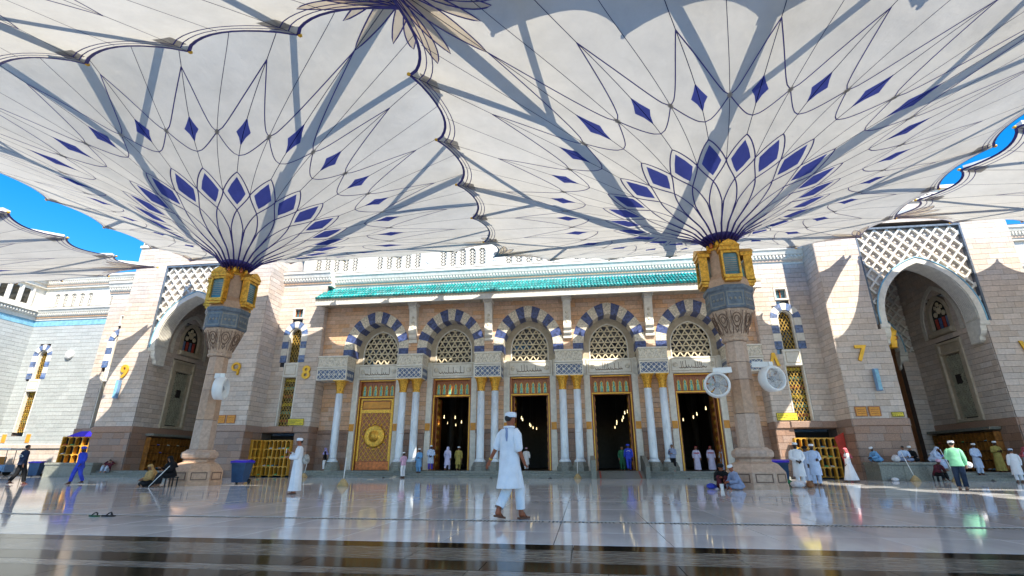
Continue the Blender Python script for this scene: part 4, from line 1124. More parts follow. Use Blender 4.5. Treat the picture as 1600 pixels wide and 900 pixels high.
        for s in (-1, 1): oc.tube([cpt(s * .3, 7.2), cpt(s * .26, 6.95), cpt(s * .3, 6.8), cpt(s * .18, 6.5), cpt(s * .2, 6.25)], .016, 5)
        oc.v = [(x * math.cos(q) - y * math.sin(q), x * math.sin(q) + y * math.cos(q), z) for x, y, z in oc.v]
        oc.build('carving', M['relief'], cp, world=False)
    bn = MB().lathe([(1.16, 7.31), (1.2, 7.36), (1.2, 8.12), (1.27, 8.2), (1.27, 8.36)], seg=8, smooth=False, rot=o8).build('bronze_band', M['greyblue'], u, world=False)
    for k in range(8):
        q = k * PI / 4; pn = MB(); r_ = 1.2 * math.cos(o8)
        pn.box(-.40, .40, -r_ - .02, -r_ + .01, 7.42, 7.47); pn.box(-.40, .40, -r_ - .02, -r_ + .01, 8.0, 8.05)
        pn.box(-.40, -.36, -r_ - .018, -r_ + .01, 7.472, 7.998); pn.box(.36, .40, -r_ - .018, -r_ + .01, 7.472, 7.998)
        for j in range(3): pn.ball((-.22 + j * .22, -r_ - .01, 7.73), .07, .03, .07, 8, 5)
        pn.v = [(x * math.cos(q) - y * math.sin(q), x * math.sin(q) + y * math.cos(q), z) for x, y, z in pn.v]
        pn.build('band_panel', M['steel'], bn, world=False)
    MB().lathe([(1.14, 8.365), (1.1, 8.75), (.86, 9.0), (.80, 10.1), (.84, 10.2)], seg=8, smooth=False, rot=o8).build('lantern_block', M['shaft'], u, world=False)
    for k in range(4):
        q = k * PI / 2; rt = lambda m_: [(x * math.cos(q) - y * math.sin(q), x * math.sin(q) + y * math.cos(q), z) for x, y, z in m_.v]
        fr_ = MB(); y0 = -1.38
        fr_.box(-.46, -.37, y0, -.95, 8.72, 10.0); fr_.box(.37, .46, y0, -.95, 8.72, 10.0); fr_.box(-.46, .46, y0 - .03, -.9, 8.62, 8.76); fr_.box(-.4, .4, y0 + .05, -1.0, 8.5, 8.62)
        fr_.box(-.50, .50, y0 - .06, -.8, 9.92, 10.1)
        fr_.prism([(-.54, 10.102), (.54, 10.102), (.3, 10.3), (0, 10.42), (-.3, 10.3)], y0 - .1, -.7, 'y')
        fr_.prism([(-.37, 9.92), (-.37, 9.72), (-.3, 9.8), (.3, 9.8), (.37, 9.72), (.37, 9.92)], y0 + .02, y0 + .1, 'y')
        fr_.v = rt(fr_); lf = fr_.build('lantern', M['gold'], u, world=False); fix_normals(lf)
        gl = MB().box(-.37, .37, y0 + .12, -.97, 8.76, 9.9); gl.v = rt(gl); gl.build('lantern_glass', M['glass'], lf, world=False)
        ri = MB()
        for j in range(7): ri.box(-.3, .3, y0 + .105, y0 + .12, 8.95 + j * .1, 8.99 + j * .1)
        ri.v = rt(ri); ri.build('lantern_louvre', M['steel'], lf, world=False)
    cr = MB().lathe([(.86, 10.2), (.92, 10.28), (.66, 10.42), (.56, 10.62), (.62, 10.72), (.40, 10.82)], seg=12, smooth=False).build('crown', M['gold'], u, world=False)
    for k in range(12):
        q = k * PI / 6; MB().ball((.68 * math.cos(q), .68 * math.sin(q), 10.5), .11, .11, .16, 8, 5).build('crown_leaf', M['copper'] if k % 2 else M['gold_flat'], cr, world=False)
    SL = .84
    for o in list(u.children):
        if o in before: continue
        for x in [o] + list(o.children): x.data.transform(Matrix.Diagonal((SL, SL, 1, 1)))
    return u

UY = 22.5
umb_r = make_umbrella('open white umbrella with blue diamonds on the pole carrying two round fans', (6.9, UY, 0), 14.95, hx=12.9, hy=11.7)
umb_l = make_umbrella('open white umbrella with blue diamonds on the pole beside the blue bin at left', (-17.85, UY, 0), 15.95, hx=13.5, hy=11.5)
umb_n = make_umbrella('nearer umbrella whose scalloped edge crosses the top left corner', (-17.6, .9, 0), 14.95, hx=12.6, hy=11.5)
umb_t = make_umbrella('umbrella overhead whose corner petals show at the top centre', (7.3, .2, 0), 15.9, hx=13.6, hy=11.9)
umb_fr = make_umbrella('umbrella cut by the right edge of the picture with sky along its scallops', (33.6, UY, 0), 15.9, hx=12.7, hy=11.0)
umb_fl = make_umbrella('farther umbrella low at the left edge against blue sky', (-44.9, 21.6, 0), 14.7, hx=12.5, hy=10.6)
umb_o = make_umbrella('umbrella beyond the right of the picture, nearer than the one cut by its edge', (33.8, .2, 0), 14.8, hx=13.0, hy=11.9)

# ------------------------------------------------------------------ plaza furniture
def rotv(m, q, c=(0, 0)):
    m.v = [(c[0] + (x - c[0]) * math.cos(q) - (y - c[1]) * math.sin(q), c[1] + (x - c[0]) * math.sin(q) + (y - c[1]) * math.cos(q), z) for x, y, z in m.v]; return m
M['bin'] = pmat('blue_bin_plastic', (0.02, 0.07, 0.17), 0.45, var=0.15)
M['lid'] = pmat('violet_blue_lid', (0.045, 0.02, 0.62), 0.4, var=0.1)
M['rubber'] = pmat('black_rubber', (0.015, 0.015, 0.015), 0.7)
M['straw'] = pmat('straw_bristles', (0.55, 0.38, 0.17), 0.8, var=0.3, scale=30)
M['crate_red'] = pmat('red_cloth', (0.55, 0.05, 0.03), 0.7)
M['gray_plastic'] = pmat('grey_plastic', (0.33, 0.34, 0.36), 0.5)
M['fanblade'] = pmat('pale_fan_blade', (0.55, 0.53, 0.52), 0.45)
M['spk'] = pmat('pale_blue_speaker', (0.18, 0.32, 0.52), 0.5, var=0.1)

def wheelie_bin(loc, rz, label):
    b = thing('wheelie_bin', label, 'bin', loc, rz, 'blue wheelie bins')
    m = MB(); w0, w1, d0, d1 = .26, .34, .30, .40
    m.add([(-w0, -d0, .08), (w0, -d0, .08), (w0, d0, .08), (-w0, d0, .08), (-w1, -d1, .98), (w1, -d1, .98), (w1, d1, .98), (-w1, d1, .98)], [(3, 2, 1, 0), (4, 5, 6, 7), (0, 1, 5, 4), (1, 2, 6, 5), (2, 3, 7, 6), (3, 0, 4, 7)])
    m.box(-w1 - .03, w1 + .03, -d1 - .03, d1 + .03, .93, .985)
    m.build('body', M['bin'], b, world=False)
    m = MB().prism([(-d1 - .06, .99), (d1 + .05, .99), (d1 + .05, 1.05), (.1, 1.12), (-d1 - .02, 1.06)], -w1 - .05, w1 + .05, 'x'); o = m.build('lid', M['lid'], b, world=False); fix_normals(o)
    MB().tube([(-.3, d1 + .03, .95), (-.3, d1 + .13, .99), (.3, d1 + .13, .99), (.3, d1 + .03, .95)], .02, 6).build('handle', M['lid'], b, world=False)
    for s in (-1, 1):
        m = MB().lathe([(.05, -.03), (.115, -.03), (.115, .03), (.05, .03)], seg=14); m.v = [(s * (w0 + .04) + z, d0 + .02 + x, .115 + y) for x, y, z in m.v]; m.build('wheel', M['rubber'], b, world=False)
    return b
wheelie_bin((-16.7, 24.1, 0), R(8), 'blue wheelie bin with violet lid beside the left umbrella pole')
wheelie_bin((9.0, 25.6, 0), R(-20), 'blue wheelie bin behind the right umbrella pole, half hidden by standing men')
wheelie_bin((-41.2, 35.0, 0), R(25), 'blue wheelie bin at the far left by the rack and granite block')

def shoe_rack(loc, rz, cols, rows, label, cw=.34, chh=.58, mat='rackwood', arched=True, z0=.12, depth=.42):
    t = thing('shoe_rack', label, 'rack', loc, rz, 'wooden shoe racks')
    Wd = cols * cw; H = z0 + rows * chh
    for k in range(cols + 1):
        x = -Wd / 2 + k * cw; big = (k % 3 == 0)
        MB().box(x - (.035 if big else .016), x + (.035 if big else .016), -depth / 2 - .004 * big, depth / 2, 0.0 if big else z0, H).build('upright', M[mat], t, world=False)
    for r in range(rows + 1):
        MB().box(-Wd / 2 - .03, Wd / 2 + .03, -depth / 2 + .012, depth / 2 - .01, z0 + r * chh - .016, z0 + r * chh + .016).build('shelf', M[mat if arched else 'dark'], t, world=False)
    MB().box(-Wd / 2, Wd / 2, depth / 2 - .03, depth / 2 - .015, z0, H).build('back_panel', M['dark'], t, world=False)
    if arched:
        for r in range(rows):
            for k in range(cols):
                x = -Wd / 2 + (k + .5) * cw; z = z0 + (r + 1) * chh - .02; w = cw / 2 - .012
                pl_ = [(x - w, z), (x - w, z - .12)] + [(x - w + 2 * w * i / 6, z - .12 + .10 * math.sin(PI * i / 6)) for i in range(1, 6)] + [(x + w, z - .12), (x + w, z)]
                m = MB()
                for i in range(6):
                    a = (x - w + 2 * w * i / 6, z - .12 + .10 * math.sin(PI * i / 6)); b = (x - w + 2 * w * (i + 1) / 6, z - .12 + .10 * math.sin(PI * (i + 1) / 6))
                    m.prism([a, b, (b[0], z), (a[0], z)], -depth / 2 + .02, -depth / 2 + .05, 'y')
                m.build('arched_head', M[mat], t, world=False)
    return t
shoe_cols = [(.6, .6, .62), (.5, .05, .04), (.05, .1, .55), (.1, .4, .15), (.7, .68, .6), (.02, .02, .02), (.6, .45, .1), (.12, .3, .4)]
SH = [pmat('shoe_colour', c, .6) for c in shoe_cols]
def shoes_in(rack_loc, rz, cols, rows, n, label, cw=.34, chh=.58, z0=.12, seed=1):
    rr = random.Random(seed)
    cells = [(c, r) for c in range(cols) for r in range(rows)]; rr.shuffle(cells)
    for (c, r) in cells[:n]:
        x = -cols * cw / 2 + (c + .5) * cw; z = z0 + r * chh + .021
        X = rack_loc[0] + x * math.cos(rz) + .1 * math.sin(rz); Y_ = rack_loc[1] + x * math.sin(rz) - .1 * math.cos(rz)
        m = MB()
        for s in (-.055, .055):
            m.add([(s - .04, -.13, 0), (s + .04, -.13, 0), (s + .035, .12, 0), (s - .035, .12, 0), (s - .035, -.12, .05), (s + .035, -.12, .05), (s + .03, .11, .1), (s - .03, .11, .1)], [(3, 2, 1, 0), (4, 5, 6, 7), (0, 1, 5, 4), (1, 2, 6, 5), (2, 3, 7, 6), (3, 0, 4, 7)])
        o = m.build('pair_of_shoes', rr.choice(SH)); o.location = (X, Y_, rack_loc[2] + z); o.rotation_euler = (0, 0, rz); o['kind'] = 'stuff' if False else o.get('kind', 'thing') if False else ''
        del o['kind']; tag(o, label, 'shoes', 'shoes on the racks')
rk = (-22.98, 36.85, 0); shoe_rack(rk, 0, 7, 4, 'orange wooden shoe rack under the window marked 8', cw=.34, chh=.62); shoes_in(rk, 0, 7, 4, 14, 'pair of shoes in a cubby of the rack under the 8', chh=.62)
rk2 = (-24.25, 36.35, 0); shoe_rack(rk2, R(68), 3, 4, 'narrow shoe rack turned sideways against the left tower', cw=.34, chh=.62)
rk = (15.2, 36.45, 0); shoe_rack(rk, 0, 7, 4, 'yellow wooden shoe rack behind the standing men at right', cw=.36, chh=.6); shoes_in(rk, 0, 7, 4, 12, 'pair of shoes in a cubby of the rack at right', cw=.36, chh=.6, seed=4)
rk = (-39.2, 36.4, 0); shoe_rack(rk, R(12), 6, 4, 'yellow shoe rack at far left behind a granite block', cw=.5, chh=.66, z0=.3); shoes_in(rk, R(12), 6, 4, 5, 'pair of shoes in a cubby of the far left rack', cw=.5, chh=.66, z0=.3, seed=9)
for cx, s, lab, lab2 in ((TL, -1, 'long slatted shoe rack along the wall inside the left portal', 'pair of shoes on the slatted rack in the left portal'), (TR, 1, 'long slatted shoe rack along the wall inside the right portal', 'pair of shoes on the slatted rack in the right portal')):
    L_ = (cx + s * 2.75, 39.35, .452); shoe_rack(L_, -s * PI / 2, 17, 4, lab, cw=.34, chh=.58, arched=False, z0=.1, mat='rackdark'); shoes_in(L_, -s * PI / 2, 17, 4, 9, lab2, cw=.34, chh=.58, z0=.1, seed=int(abs(cx)))
# red canvas side panels of two racks
for (x, y, q, lab) in ((16.85, 36.2, 1, 'slanted red panel at the right end of the yellow shoe rack'), (-37.55, 35.9, 1, 'slanted red panel between the far left rack and the tower')):
    o = MB().prism([(x - .5, 2.55), (x + .1, 2.85), (x + .1, .1), (x - .06, .1)], y, y + .06, 'y').build('red_panel', M['crate_red']); fix_normals(o); tag(o, lab, 'panel')
o = MB().prism([(-40.5, 2.95), (-39.3, 3.35), (-38.2, 3.35), (-37.7, 2.95)], 36.0, 36.7, 'y').build('blue_tarpaulin', M['lid']); fix_normals(o); tag(o, 'violet blue tarpaulin lying on top of the far left rack', 'tarpaulin')

# granite bench block at right, granite block at left
def granite_block(x0, x1, y0, y1, h, n, label):
    t = thing('granite_bench', label, 'bench', ((x0 + x1) / 2, (y0 + y1) / 2, 0))
    for j in range(n):
        a = x0 + j * (x1 - x0) / n; b = x0 + (j + 1) * (x1 - x0) / n
        MB().bevbox(a + .004, b - .004, y0, y1, 0, h - .17, .015).build('granite_slab', M['step'], t)
    MB().bevbox(x0 - .05, x1 + .05, y0 - .06, y1, h - .166, h, .03).build('coping', M['step'], t)
    return t
granite_block(17.1, 20.9, 33.2, 34.85, 1.02, 3, 'long grey green granite bench with men sitting on it')
granite_block(-39.6, -35.6, 34.2, 34.9, 1.0, 3, 'low grey granite block left of the left portal')

# ramp with side walls at the fourth door
rp = thing('entrance_ramp', 'grey ramp with red edge stripes up to the fourth door', 'ramp', (2.4, 36, 0))
o = MB().prism([(34.9, .004), (36.45, .462), (36.45, .004)], .9, 4.0, 'x').build('ramp_surface', M['step'], rp); fix_normals(o)
for x in (1.15, 3.75): 
    o = MB().prism([(34.98, .032), (36.4, .456), (36.4, .44), (34.98, .02)], x - .05, x + .05, 'x').build('red_stripe', M['red'], rp); fix_normals(o)
o = MB().prism([(34.75, 0), (34.75, .72), (35.05, .95), (36.5, 1.45), (37.6, 1.45), (37.6, 0)], 4.02, 4.3, 'x').build('ramp_wall', M['step'], rp); fix_normals(o)
o = MB().prism([(34.75, 0), (34.75, 1.15), (35.3, 1.25), (36.5, 1.45), (37.0, 1.45), (37.0, 0)], .55, .88, 'x').build('ramp_wall', M['step'], rp); fix_normals(o)
MB().box(4.3, 4.32, 35.3, 36.2, .4, .8).build('brass_grille', M['brass_lattice'], rp)

# fans on the umbrella poles
def fan(base, c, facing, label):
    t = thing('drum_fan', label, 'fan', c, facing, 'white drum fans')
    D = .46; Rr = .47
    def yv(m): m.v = [(x, z, y) for x, y, z in m.v]; return m
    dr = yv(MB().lathe([(Rr, -D / 2), (Rr + .05, -D / 2 + .03), (Rr + .06, 0), (Rr + .05, D / 2 - .03), (Rr, D / 2), (Rr - .04, D / 2), (Rr - .04, -D / 2), (Rr, -D / 2)], seg=28, cap=False)); o = dr.build('drum', M['white'], t, world=False); fix_normals(o)
    bl = MB()
    hb_ = yv(MB().lathe([(.03, -.16), (.11, -.12), (.12, .1), (.05, .14)], seg=12)); hb_.build('hub', M['gray_plastic'], t, world=False)
    for k in range(6):
        q = k * PI / 3
        m = MB().add([(.1 * math.cos(q), .03, .1 * math.sin(q)), (.42 * math.cos(q - .1), .06, .42 * math.sin(q - .1)), (.42 * math.cos(q + .75), -.06, .42 * math.sin(q + .75)), (.1 * math.cos(q + .8), -.03, .1 * math.sin(q + .8))], [(0, 1, 2, 3), (3, 2, 1, 0)]); m.build('blade', M['fanblade'], t, world=False)
    gr = MB()
    for rr in (.14, .24, .34): gr.tube([(rr * math.cos(2 * PI * i / 24), -D / 2 + .01, rr * math.sin(2 * PI * i / 24)) for i in range(25)], .004, 4)
    for k in range(12): q = k * PI / 6; gr.tube([(.05 * math.cos(q), -D / 2, .05 * math.sin(q)), (.45 * math.cos(q), -D / 2, .45 * math.sin(q))], .004, 4)
    gr.build('grille', M['white'], t, world=False, kind='stuff')
    # bracket to the pole, in the fan's own turned frame
    v = Matrix.Rotation(-facing, 3, 'Z') @ (Vector(base) - Vector(c))
    MB().bar((0, 0, Rr + .12), (v.x, v.y, Rr + .2), .16, .24).build('bracket', M['white'], t, world=False)
    MB().bar((0, 0, Rr - .02), (0, 0, Rr + .24), .18, .18, (0, 1, 0)).build('yoke', M['white'], t, world=False)
    return t
fan((6.45, 22.2, 4.1), (5.75, 21.95, 4.05), R(-12), 'white drum fan on the left side of the right umbrella pole')
fan((7.35, 22.2, 4.3), (7.95, 21.9, 4.25), R(20), 'white drum fan on the right side of the right umbrella pole')
fan((-17.5, 22.1, 4.3), (-16.85, 21.75, 4.3), R(-72), 'white drum fan seen edge on at the left umbrella pole')

# brooms and floor brushes
def broom(loc, lean, label, h=1.15):
    t = thing('broom', label, 'broom', loc, 0, 'brooms left standing')
    dx, dy = lean
    MB().tube([(0, 0, .2), (dx, dy, h)], .022, 6).build('handle', M['white'], t, world=False)
    MB().lathe([(.26, 0), (.22, .1), (.1, .26), (.03, .32)], seg=10).build('bristles', M['straw'], t, world=False)
broom((-10.5, 22.3, 0), (.02, .02), 'broom standing alone on the open floor near the first door', 1.2)
broom((-19.6, 35.3, 0), (.1, .1), 'broom leaning by the base of the first blue column', 1.3)
broom((18.5, 32.6, 0), (-.2, .35), 'broom leaning against the granite bench', 1.6)
broom((20.3, 32.1, 0), (-.25, .3), 'broom leaning at the right end of the granite bench', 1.7)
broom((-.35, 35.4, 0), (.02, .1), 'broom by the left wall of the ramp', 1.4)

# loudspeakers on the towers
def speaker(x, z, label):
    t = thing('column_loudspeaker', label, 'speaker', (x, 34.9, z), 0, 'column loudspeakers')
    MB().bevbox(-.14, .14, -.34, -.08, -.7, .7, .04).build('cabinet', M['spk'], t, world=False)
    MB().box(-.05, .05, -.08, .06, .2, .34).build('bracket', M['steel'], t, world=False)
    MB().box(-.05, .05, -.08, .06, -.34, -.2).build('bracket', M['steel'], t, world=False)
    MB().box(-.11, .11, -.349, -.342, -.62, .62).build('grille', M['lightblue'], t, world=False)
speaker(-35.75, 6.4, 'blue column loudspeaker on the left tower below the 9'); speaker(18.95, 6.0, 'blue column loudspeaker on the right tower below the 7')

# signs
def yellow_sign(x, z, Y, w, h, label, seed):
    t = thing('notice_sign', label, 'sign', (x, Y, z)); rr = random.Random(seed)
    MB().bevbox(-w / 2, w / 2, -.05, 0, -h / 2, h / 2, .012).build('board', M['yellow'], t, world=False)
    b = MB()
    for (a, c, e, f) in ((-w / 2, w / 2, h / 2 - .03, h / 2), (-w / 2, w / 2, -h / 2, -h / 2 + .03), (-w / 2, -w / 2 + .03, -h / 2 + .031, h / 2 - .031), (w / 2 - .03, w / 2, -h / 2 + .031, h / 2 - .031)): b.box(a, c, -.056, -.048, e, f)
    b.build('border', M['ink'], t, world=False)
    lt = MB()
    for row, zz in ((0, h * .2), (1, -h * .2)):
        xx = -w / 2 + .08
        while xx < w / 2 - .12:
            g_ = rr.uniform(.035, .075); hh = h * rr.uniform(.1, .17)
            if xx > 0 or row == 0: lt.tube([(xx, -.053, zz - hh * .6), (xx + g_ * .5, -.053, zz - hh), (xx + g_, -.053, zz + hh * rr.uniform(.2, 1))], .011, 4)
            else: lt.box(xx, xx + g_ * .35, -.056, -.05, zz - hh, zz + hh); lt.box(xx + g_ * .36, xx + g_, -.056, -.05, zz + hh * .5, zz + hh)
            xx += g_ + .03
    lt.build('lettering', M['ink'], t, world=False, kind='stuff')
yellow_sign(-21.75, 3.95, 36.94, 1.3, .52, 'yellow notice with black lettering beside the window marked 8', 3)
yellow_sign(13.95, 3.95, 36.94, 1.35, .52, 'yellow notice with black lettering at the right flank block', 5)
yellow_sign(TR - 3.6, 3.85, 34.94, .7, .3, 'small yellow notice on the right tower near the portal edge', 6)
def orange_sign(x, z, Y, label):
    t = thing('plaque_sign', label, 'sign', (x, Y, z), 0, 'orange plaques on the towers')
    MB().bevbox(-.34, .34, -.05, 0, -.3, .3, .012).build('board', M['orange'], t, world=False)
    b = MB()
    for (a, c, e, f) in ((-.34, .34, .26, .3), (-.34, .34, -.3, -.26), (-.34, -.3, -.259, .259), (.3, .34, -.259, .259)): b.box(a, c, -.06, -.045, e, f)
    b.build('border', M['wood'], t, world=False)
    l = MB()
    for zz in (.1, -.02, -.14):
        l.tube([(-.22, -.052, zz), (-.1, -.052, zz + .04), (0, -.052, zz - .01), (.1, -.052, zz + .05), (.22, -.052, zz)], .014, 4)
    l.build('lettering', M['wood'], t, world=False, kind='stuff')
for x, lab in ((TL + 4.3, 'left of the two orange plaques on the left tower'), (TL + 5.1, 'right of the two orange plaques on the left tower'), (TR - 5.7, 'left of the two orange plaques below the gilt 7'), (TR - 4.9, 'right of the two orange plaques below the gilt 7')): orange_sign(x, 4.05, 34.93, lab)

# gilt crescent lantern in the right portal
ln_ = thing('hanging_lantern', 'large gilt lantern with a crescent hanging in the right portal', 'lantern', (21.2, 36.2, 8.3))
MB().lathe([(.30, 0), (.34, .05), (.30, .1), (.36, .25), (.44, 1.0), (.52, 1.12), (.40, 1.25), (.2, 1.5), (.05, 1.7)], seg=6, smooth=False).build('lantern_body', M['gold_flat'], ln_, world=False)
cr_ = MB().tube([(.14 * math.cos(q), -.42, .65 + .14 * math.sin(q)) for q in [R(a) for a in range(-120, 121, 20)]], [.008 + .03 * math.sin(PI * i / 12) for i in range(13)], 6); rotv(cr_, R(15)); cr_.build('crescent', M['wood'], ln_, world=False)
MB().tube([(0, 0, 1.7), (0, 0, 8.35)], .02, 5).build('chain', M['steel'], ln_, world=False)
hs_ = thing('wall_box', 'grey wall unit with a round vent inside the right portal', 'vent', (20.55, 36.5, 6.9))
MB().bevbox(-.1, .5, -.3, .3, 0, .9, .04).build('case', M['trim'], hs_, world=False); q = MB().lathe([(.2, 0), (.2, .03), (.1, .04)], seg=14); q.v = [(.2 + x, -.3 - z, .45 + y) for x, y, z in q.v]; q.build('vent', M['gray_plastic'], hs_, world=False)

# lit lamps in the hall
rr = random.Random(5); lampm = MB().lathe([(.015, 0), (.035, .03), (.048, .09), (.035, .16), (.015, .28)], seg=8).mesh('lamp_glass', M['lamp']); ringm = MB().lathe([(.07, .11), (.1, .12), (.07, .14)], seg=8).mesh('lamp_ring', M['gold_flat'])
spots = [(X0 + BAY * (c - 4.5) / 2 * 1.0, y) for y in (42.2, 45.4, 48.6, 51.8, 55, 58.2, 61) for c in range(-1, 11)]
for i, (x, y) in enumerate(spots):
    z = 4.9 + rr.uniform(-.12, .12) - .25 * (i % 2); x += rr.uniform(-.2, .2)
    if not XL + 1 < x < XR - 1: continue
    if not any(abs(x * 39 / y - d) < 1.45 for d in doors[1:]): continue
    t = thing('hanging_lamp', 'small lit lamp hanging in the dark hall behind the doors', 'lamp', (x, y, z), 0, 'lit lamps in the hall')
    inst('lamp_glass', lampm, t, (x, y, z)); inst('lamp_ring', ringm, t, (x, y, z))
    MB().tube([(0, 0, .28), (0, 0, 9 - z)], .01, 4).build('chain', M['steel'], t, world=False)

# small things on the floor
def sandal(loc, rz, label, mat):
    t = thing('sandal', label, 'sandal', loc, rz, 'sandals lying on the floor')
    sole = [(-.045, -.13), (0, -.14), (.045, -.12), (.05, -.02), (.035, .06), (.04, .12), (0, .14), (-.04, .12), (-.035, .06), (-.05, -.02)]
    MB().prism(sole, 0.001, .025, 'z').build('sole', mat, t, world=False)
    MB().tube([(-.05, .0, .02), (-.03, -.03, .06), (0, -.06, .075), (.03, -.03, .06), (.05, 0, .02)], .012, 5).build('strap', M['rubber'], t, world=False)
    MB().tube([(0, -.06, .075), (0, -.1, .03)], .008, 5).build('toe_post', M['rubber'], t, world=False)
M['sole_g'] = pmat('dark_green_sole', (0.03, 0.10, 0.04), 0.7)
sandal((-9.2, 9.15, 0), R(70), 'green soled sandal, left of the pair lying by the drain', M['sole_g']); sandal((-8.95, 9.2, 0), R(85), 'dark sandal, right of the pair lying by the drain', M['rubber'])
for i, (x, y, lab) in enumerate(((-13.8, 35.5, 'dark sandal at the step below the second column pair'), (-6.2, 35.55, 'dark sandal at the step below the third column pair'), (-5.0, 35.6, 'dark sandal at the step before the third door'), (-2.2, 35.5, 'dark sandal at the step right of the third door'), (6.8, 35.55, 'dark sandal at the step right of the ramp'), (23.2, 33.7, 'dark sandal at the right portal step'))): sandal((x, y, 0), R(40 * i), lab, M['rubber'])
def cloth_heap(loc, size, mat, label, seed, name='bag', cat='bag'):
    rr = random.Random(seed); m = MB(); m.ball((0, 0, size[2] * .92), *size, 14, 9)
    ph = [rr.uniform(0, 6) for _ in range(6)]
    m.v = [(x * (1 + .16 * math.sin(5 * math.atan2(y, x) + ph[0] + z * 9)), y * (1 + .16 * math.sin(4 * math.atan2(y, x) + ph[1])), max(0.003, z * (1 + .12 * math.sin(7 * math.atan2(y, x) + ph[2])))) for x, y, z in m.v]
    m.tube([(-size[0] * .3, 0, size[2] * 1.6), (-size[0] * .2, 0, size[2] * 2.0), (size[0] * .2, .02, size[2] * 2.0), (size[0] * .3, 0, size[2] * 1.6)], .015, 5)
    o = m.build(name, mat); o.location = loc; return tag(o, label, cat)
GRN = pmat('green_cloth', (0.01, 0.20, 0.07), 0.8, var=0.35, scale=9); WHT = pmat('white_cloth', (0.72, 0.70, 0.72), 0.7, var=0.12, scale=8); BLU = pmat('blue_cloth', (0.03, 0.06, 0.5), 0.7, var=0.3, scale=9)
BRN = pmat('brown_bag', (0.30, 0.13, 0.05), 0.6, var=0.3, scale=9)
cloth_heap((8.45, 24.0, 0), (.36, .26, .16), GRN, 'green cloth bundle on the floor by the right pole base', 1); cloth_heap((8.85, 23.5, 0), (.3, .22, .14), WHT, 'white bag lying next to the green bundle', 2)
cloth_heap((9.22, 23.3, 0), (.15, .14, .13), BRN, 'small brown bag at the feet of the standing men', 3)
cloth_heap((5.0, 21.9, 0), (.2, .16, .1), BLU, 'blue bag on the floor in front of the seated pair', 4)
cloth_heap((18.3, 33.6, 1.02), (.22, .2, .2), WHT, 'white plastic bag standing on the granite bench', 5)
cloth_heap((21.0, 33.9, 1.02), (.2, .18, .2), BLU, 'blue bag at the right end of the granite bench', 6)
cloth_heap((17.6, 32.9, 0), (.2, .14, .09), WHT, 'crumpled white paper below the granite bench', 8, 'paper', 'paper')
cup = thing('paper_cup', 'white cup on the floor before the right pole base', 'cup', (8.05, 23.6, 0)); MB().lathe([(.05, 0), (.075, .2), (.08, .21), (.07, .21), (.045, .02)], seg=12, cap=False).build('cup_wall', M['white'], cup, world=False); MB().lathe([(.05, .002), (.05, .02)], seg=12).build('cup_bottom', M['white'], cup, world=False)
cup = thing('paper_cup', 'small white cup in front of the seated pair', 'cup', (5.25, 21.3, 0)); MB().lathe([(.06, 0), (.08, .2), (.085, .21), (.07, .21), (.05, .02)], seg=12, cap=False).build('cup_wall', M['white'], cup, world=False); MB().lathe([(.06, .002), (.05, .02)], seg=12).build('cup_bottom', M['white'], cup, world=False)
# barrier at the far left
br = thing('crowd_barrier', 'low metal crowd barrier at the far left edge', 'barrier', (-44.5, 38.6, 0))
MB().tube([(-2.2, 0, 0), (-2.2, 0, 1.0), (2.2, 0, 1.0), (2.2, 0, 0)], .03, 6).build('barrier_frame', M['brass_lattice'], br, world=False)
for k in range(14): MB().tube([(-2.0 + k * .31, 0, .15), (-2.0 + k * .31, 0, 1.0)], .015, 5).build('barrier_bar', M['brass_lattice'], br, world=False)
MB().tube([(-2.2, 0, .15), (2.2, 0, .15)], .02, 5).build('bottom_rail', M['brass_lattice'], br, world=False)
ct = thing('electric_cart', 'small cart with a white roof at the far left edge', 'cart', (-46.5, 36.0, 0), R(20))
MB().bevbox(-1.2, 1.2, -.6, .6, .3, .85, .1).build('cart_body', M['spk'], ct, world=False); MB().bevbox(-1.3, 1.3, -.65, .65, 1.95, 2.1, .04).build('cart_roof', M['white'], ct, world=False)
for sx in (-1.1, 1.1):
    for sy in (-.5, .5): MB().tube([(sx, sy, .85), (sx * .95, sy, 1.95)], .03, 6).build('roof_post', M['steel'], ct, world=False)
for sx in (-.8, .8):
    for sy in (-.55, .55):
        m = MB().lathe([(.08, -.08), (.26, -.08), (.28, 0), (.26, .08), (.08, .08)], seg=14); m.v = [(sx + x, sy + z, .28 + y) for x, y, z in m.v]; m.build('wheel', M['rubber'], ct, world=False)
MB().bevbox(-.3, .4, -.5, .5, .85, 1.0, .04).build('cart_seat', M['orange'], ct, world=False); MB().bevbox(.4, .55, -.5, .5, .85, 1.45, .03).build('cart_seat_back', M['orange'], ct, world=False)

# ------------------------------------------------------------------ people
def cloth(name, c, var=.1, rough=.8): return pmat(name, c, rough, var=var, scale=5, bump=.6, bscale=9, spec=.2)
SK = {'light': pmat('skin_light', (.42, .22, .14), .5, var=.06, spec=.35), 'mid': pmat('skin_mid', (.27, .13, .075), .5, var=.06, spec=.35), 'dark': pmat('skin_dark', (.085, .04, .025), .5, var=.06, spec=.35), 'red': pmat('skin_tanned', (.33, .10, .045), .5, var=.06, spec=.35)}
HAIR = pmat('black_hair', (.012, .01, .009), .6); EYE = pmat('dark_eye', (.01, .008, .007), .3)
CW = cloth('white_cotton', (.80, .80, .82), .05); CLB = cloth('pale_blue_cotton', (.50, .60, .78), .08); CB = cloth('sky_blue_cotton', (.16, .36, .62)); CBW = cloth('workwear_blue', (.04, .07, .52), .15)
CK = cloth('khaki_cotton', (.36, .29, .08), .15); CBK = cloth('black_cloth', (.012, .012, .014), .3); CNV = cloth('navy_cloth', (.02, .03, .065), .25); CG = cloth('mint_green_cotton', (.22, .56, .34), .12)
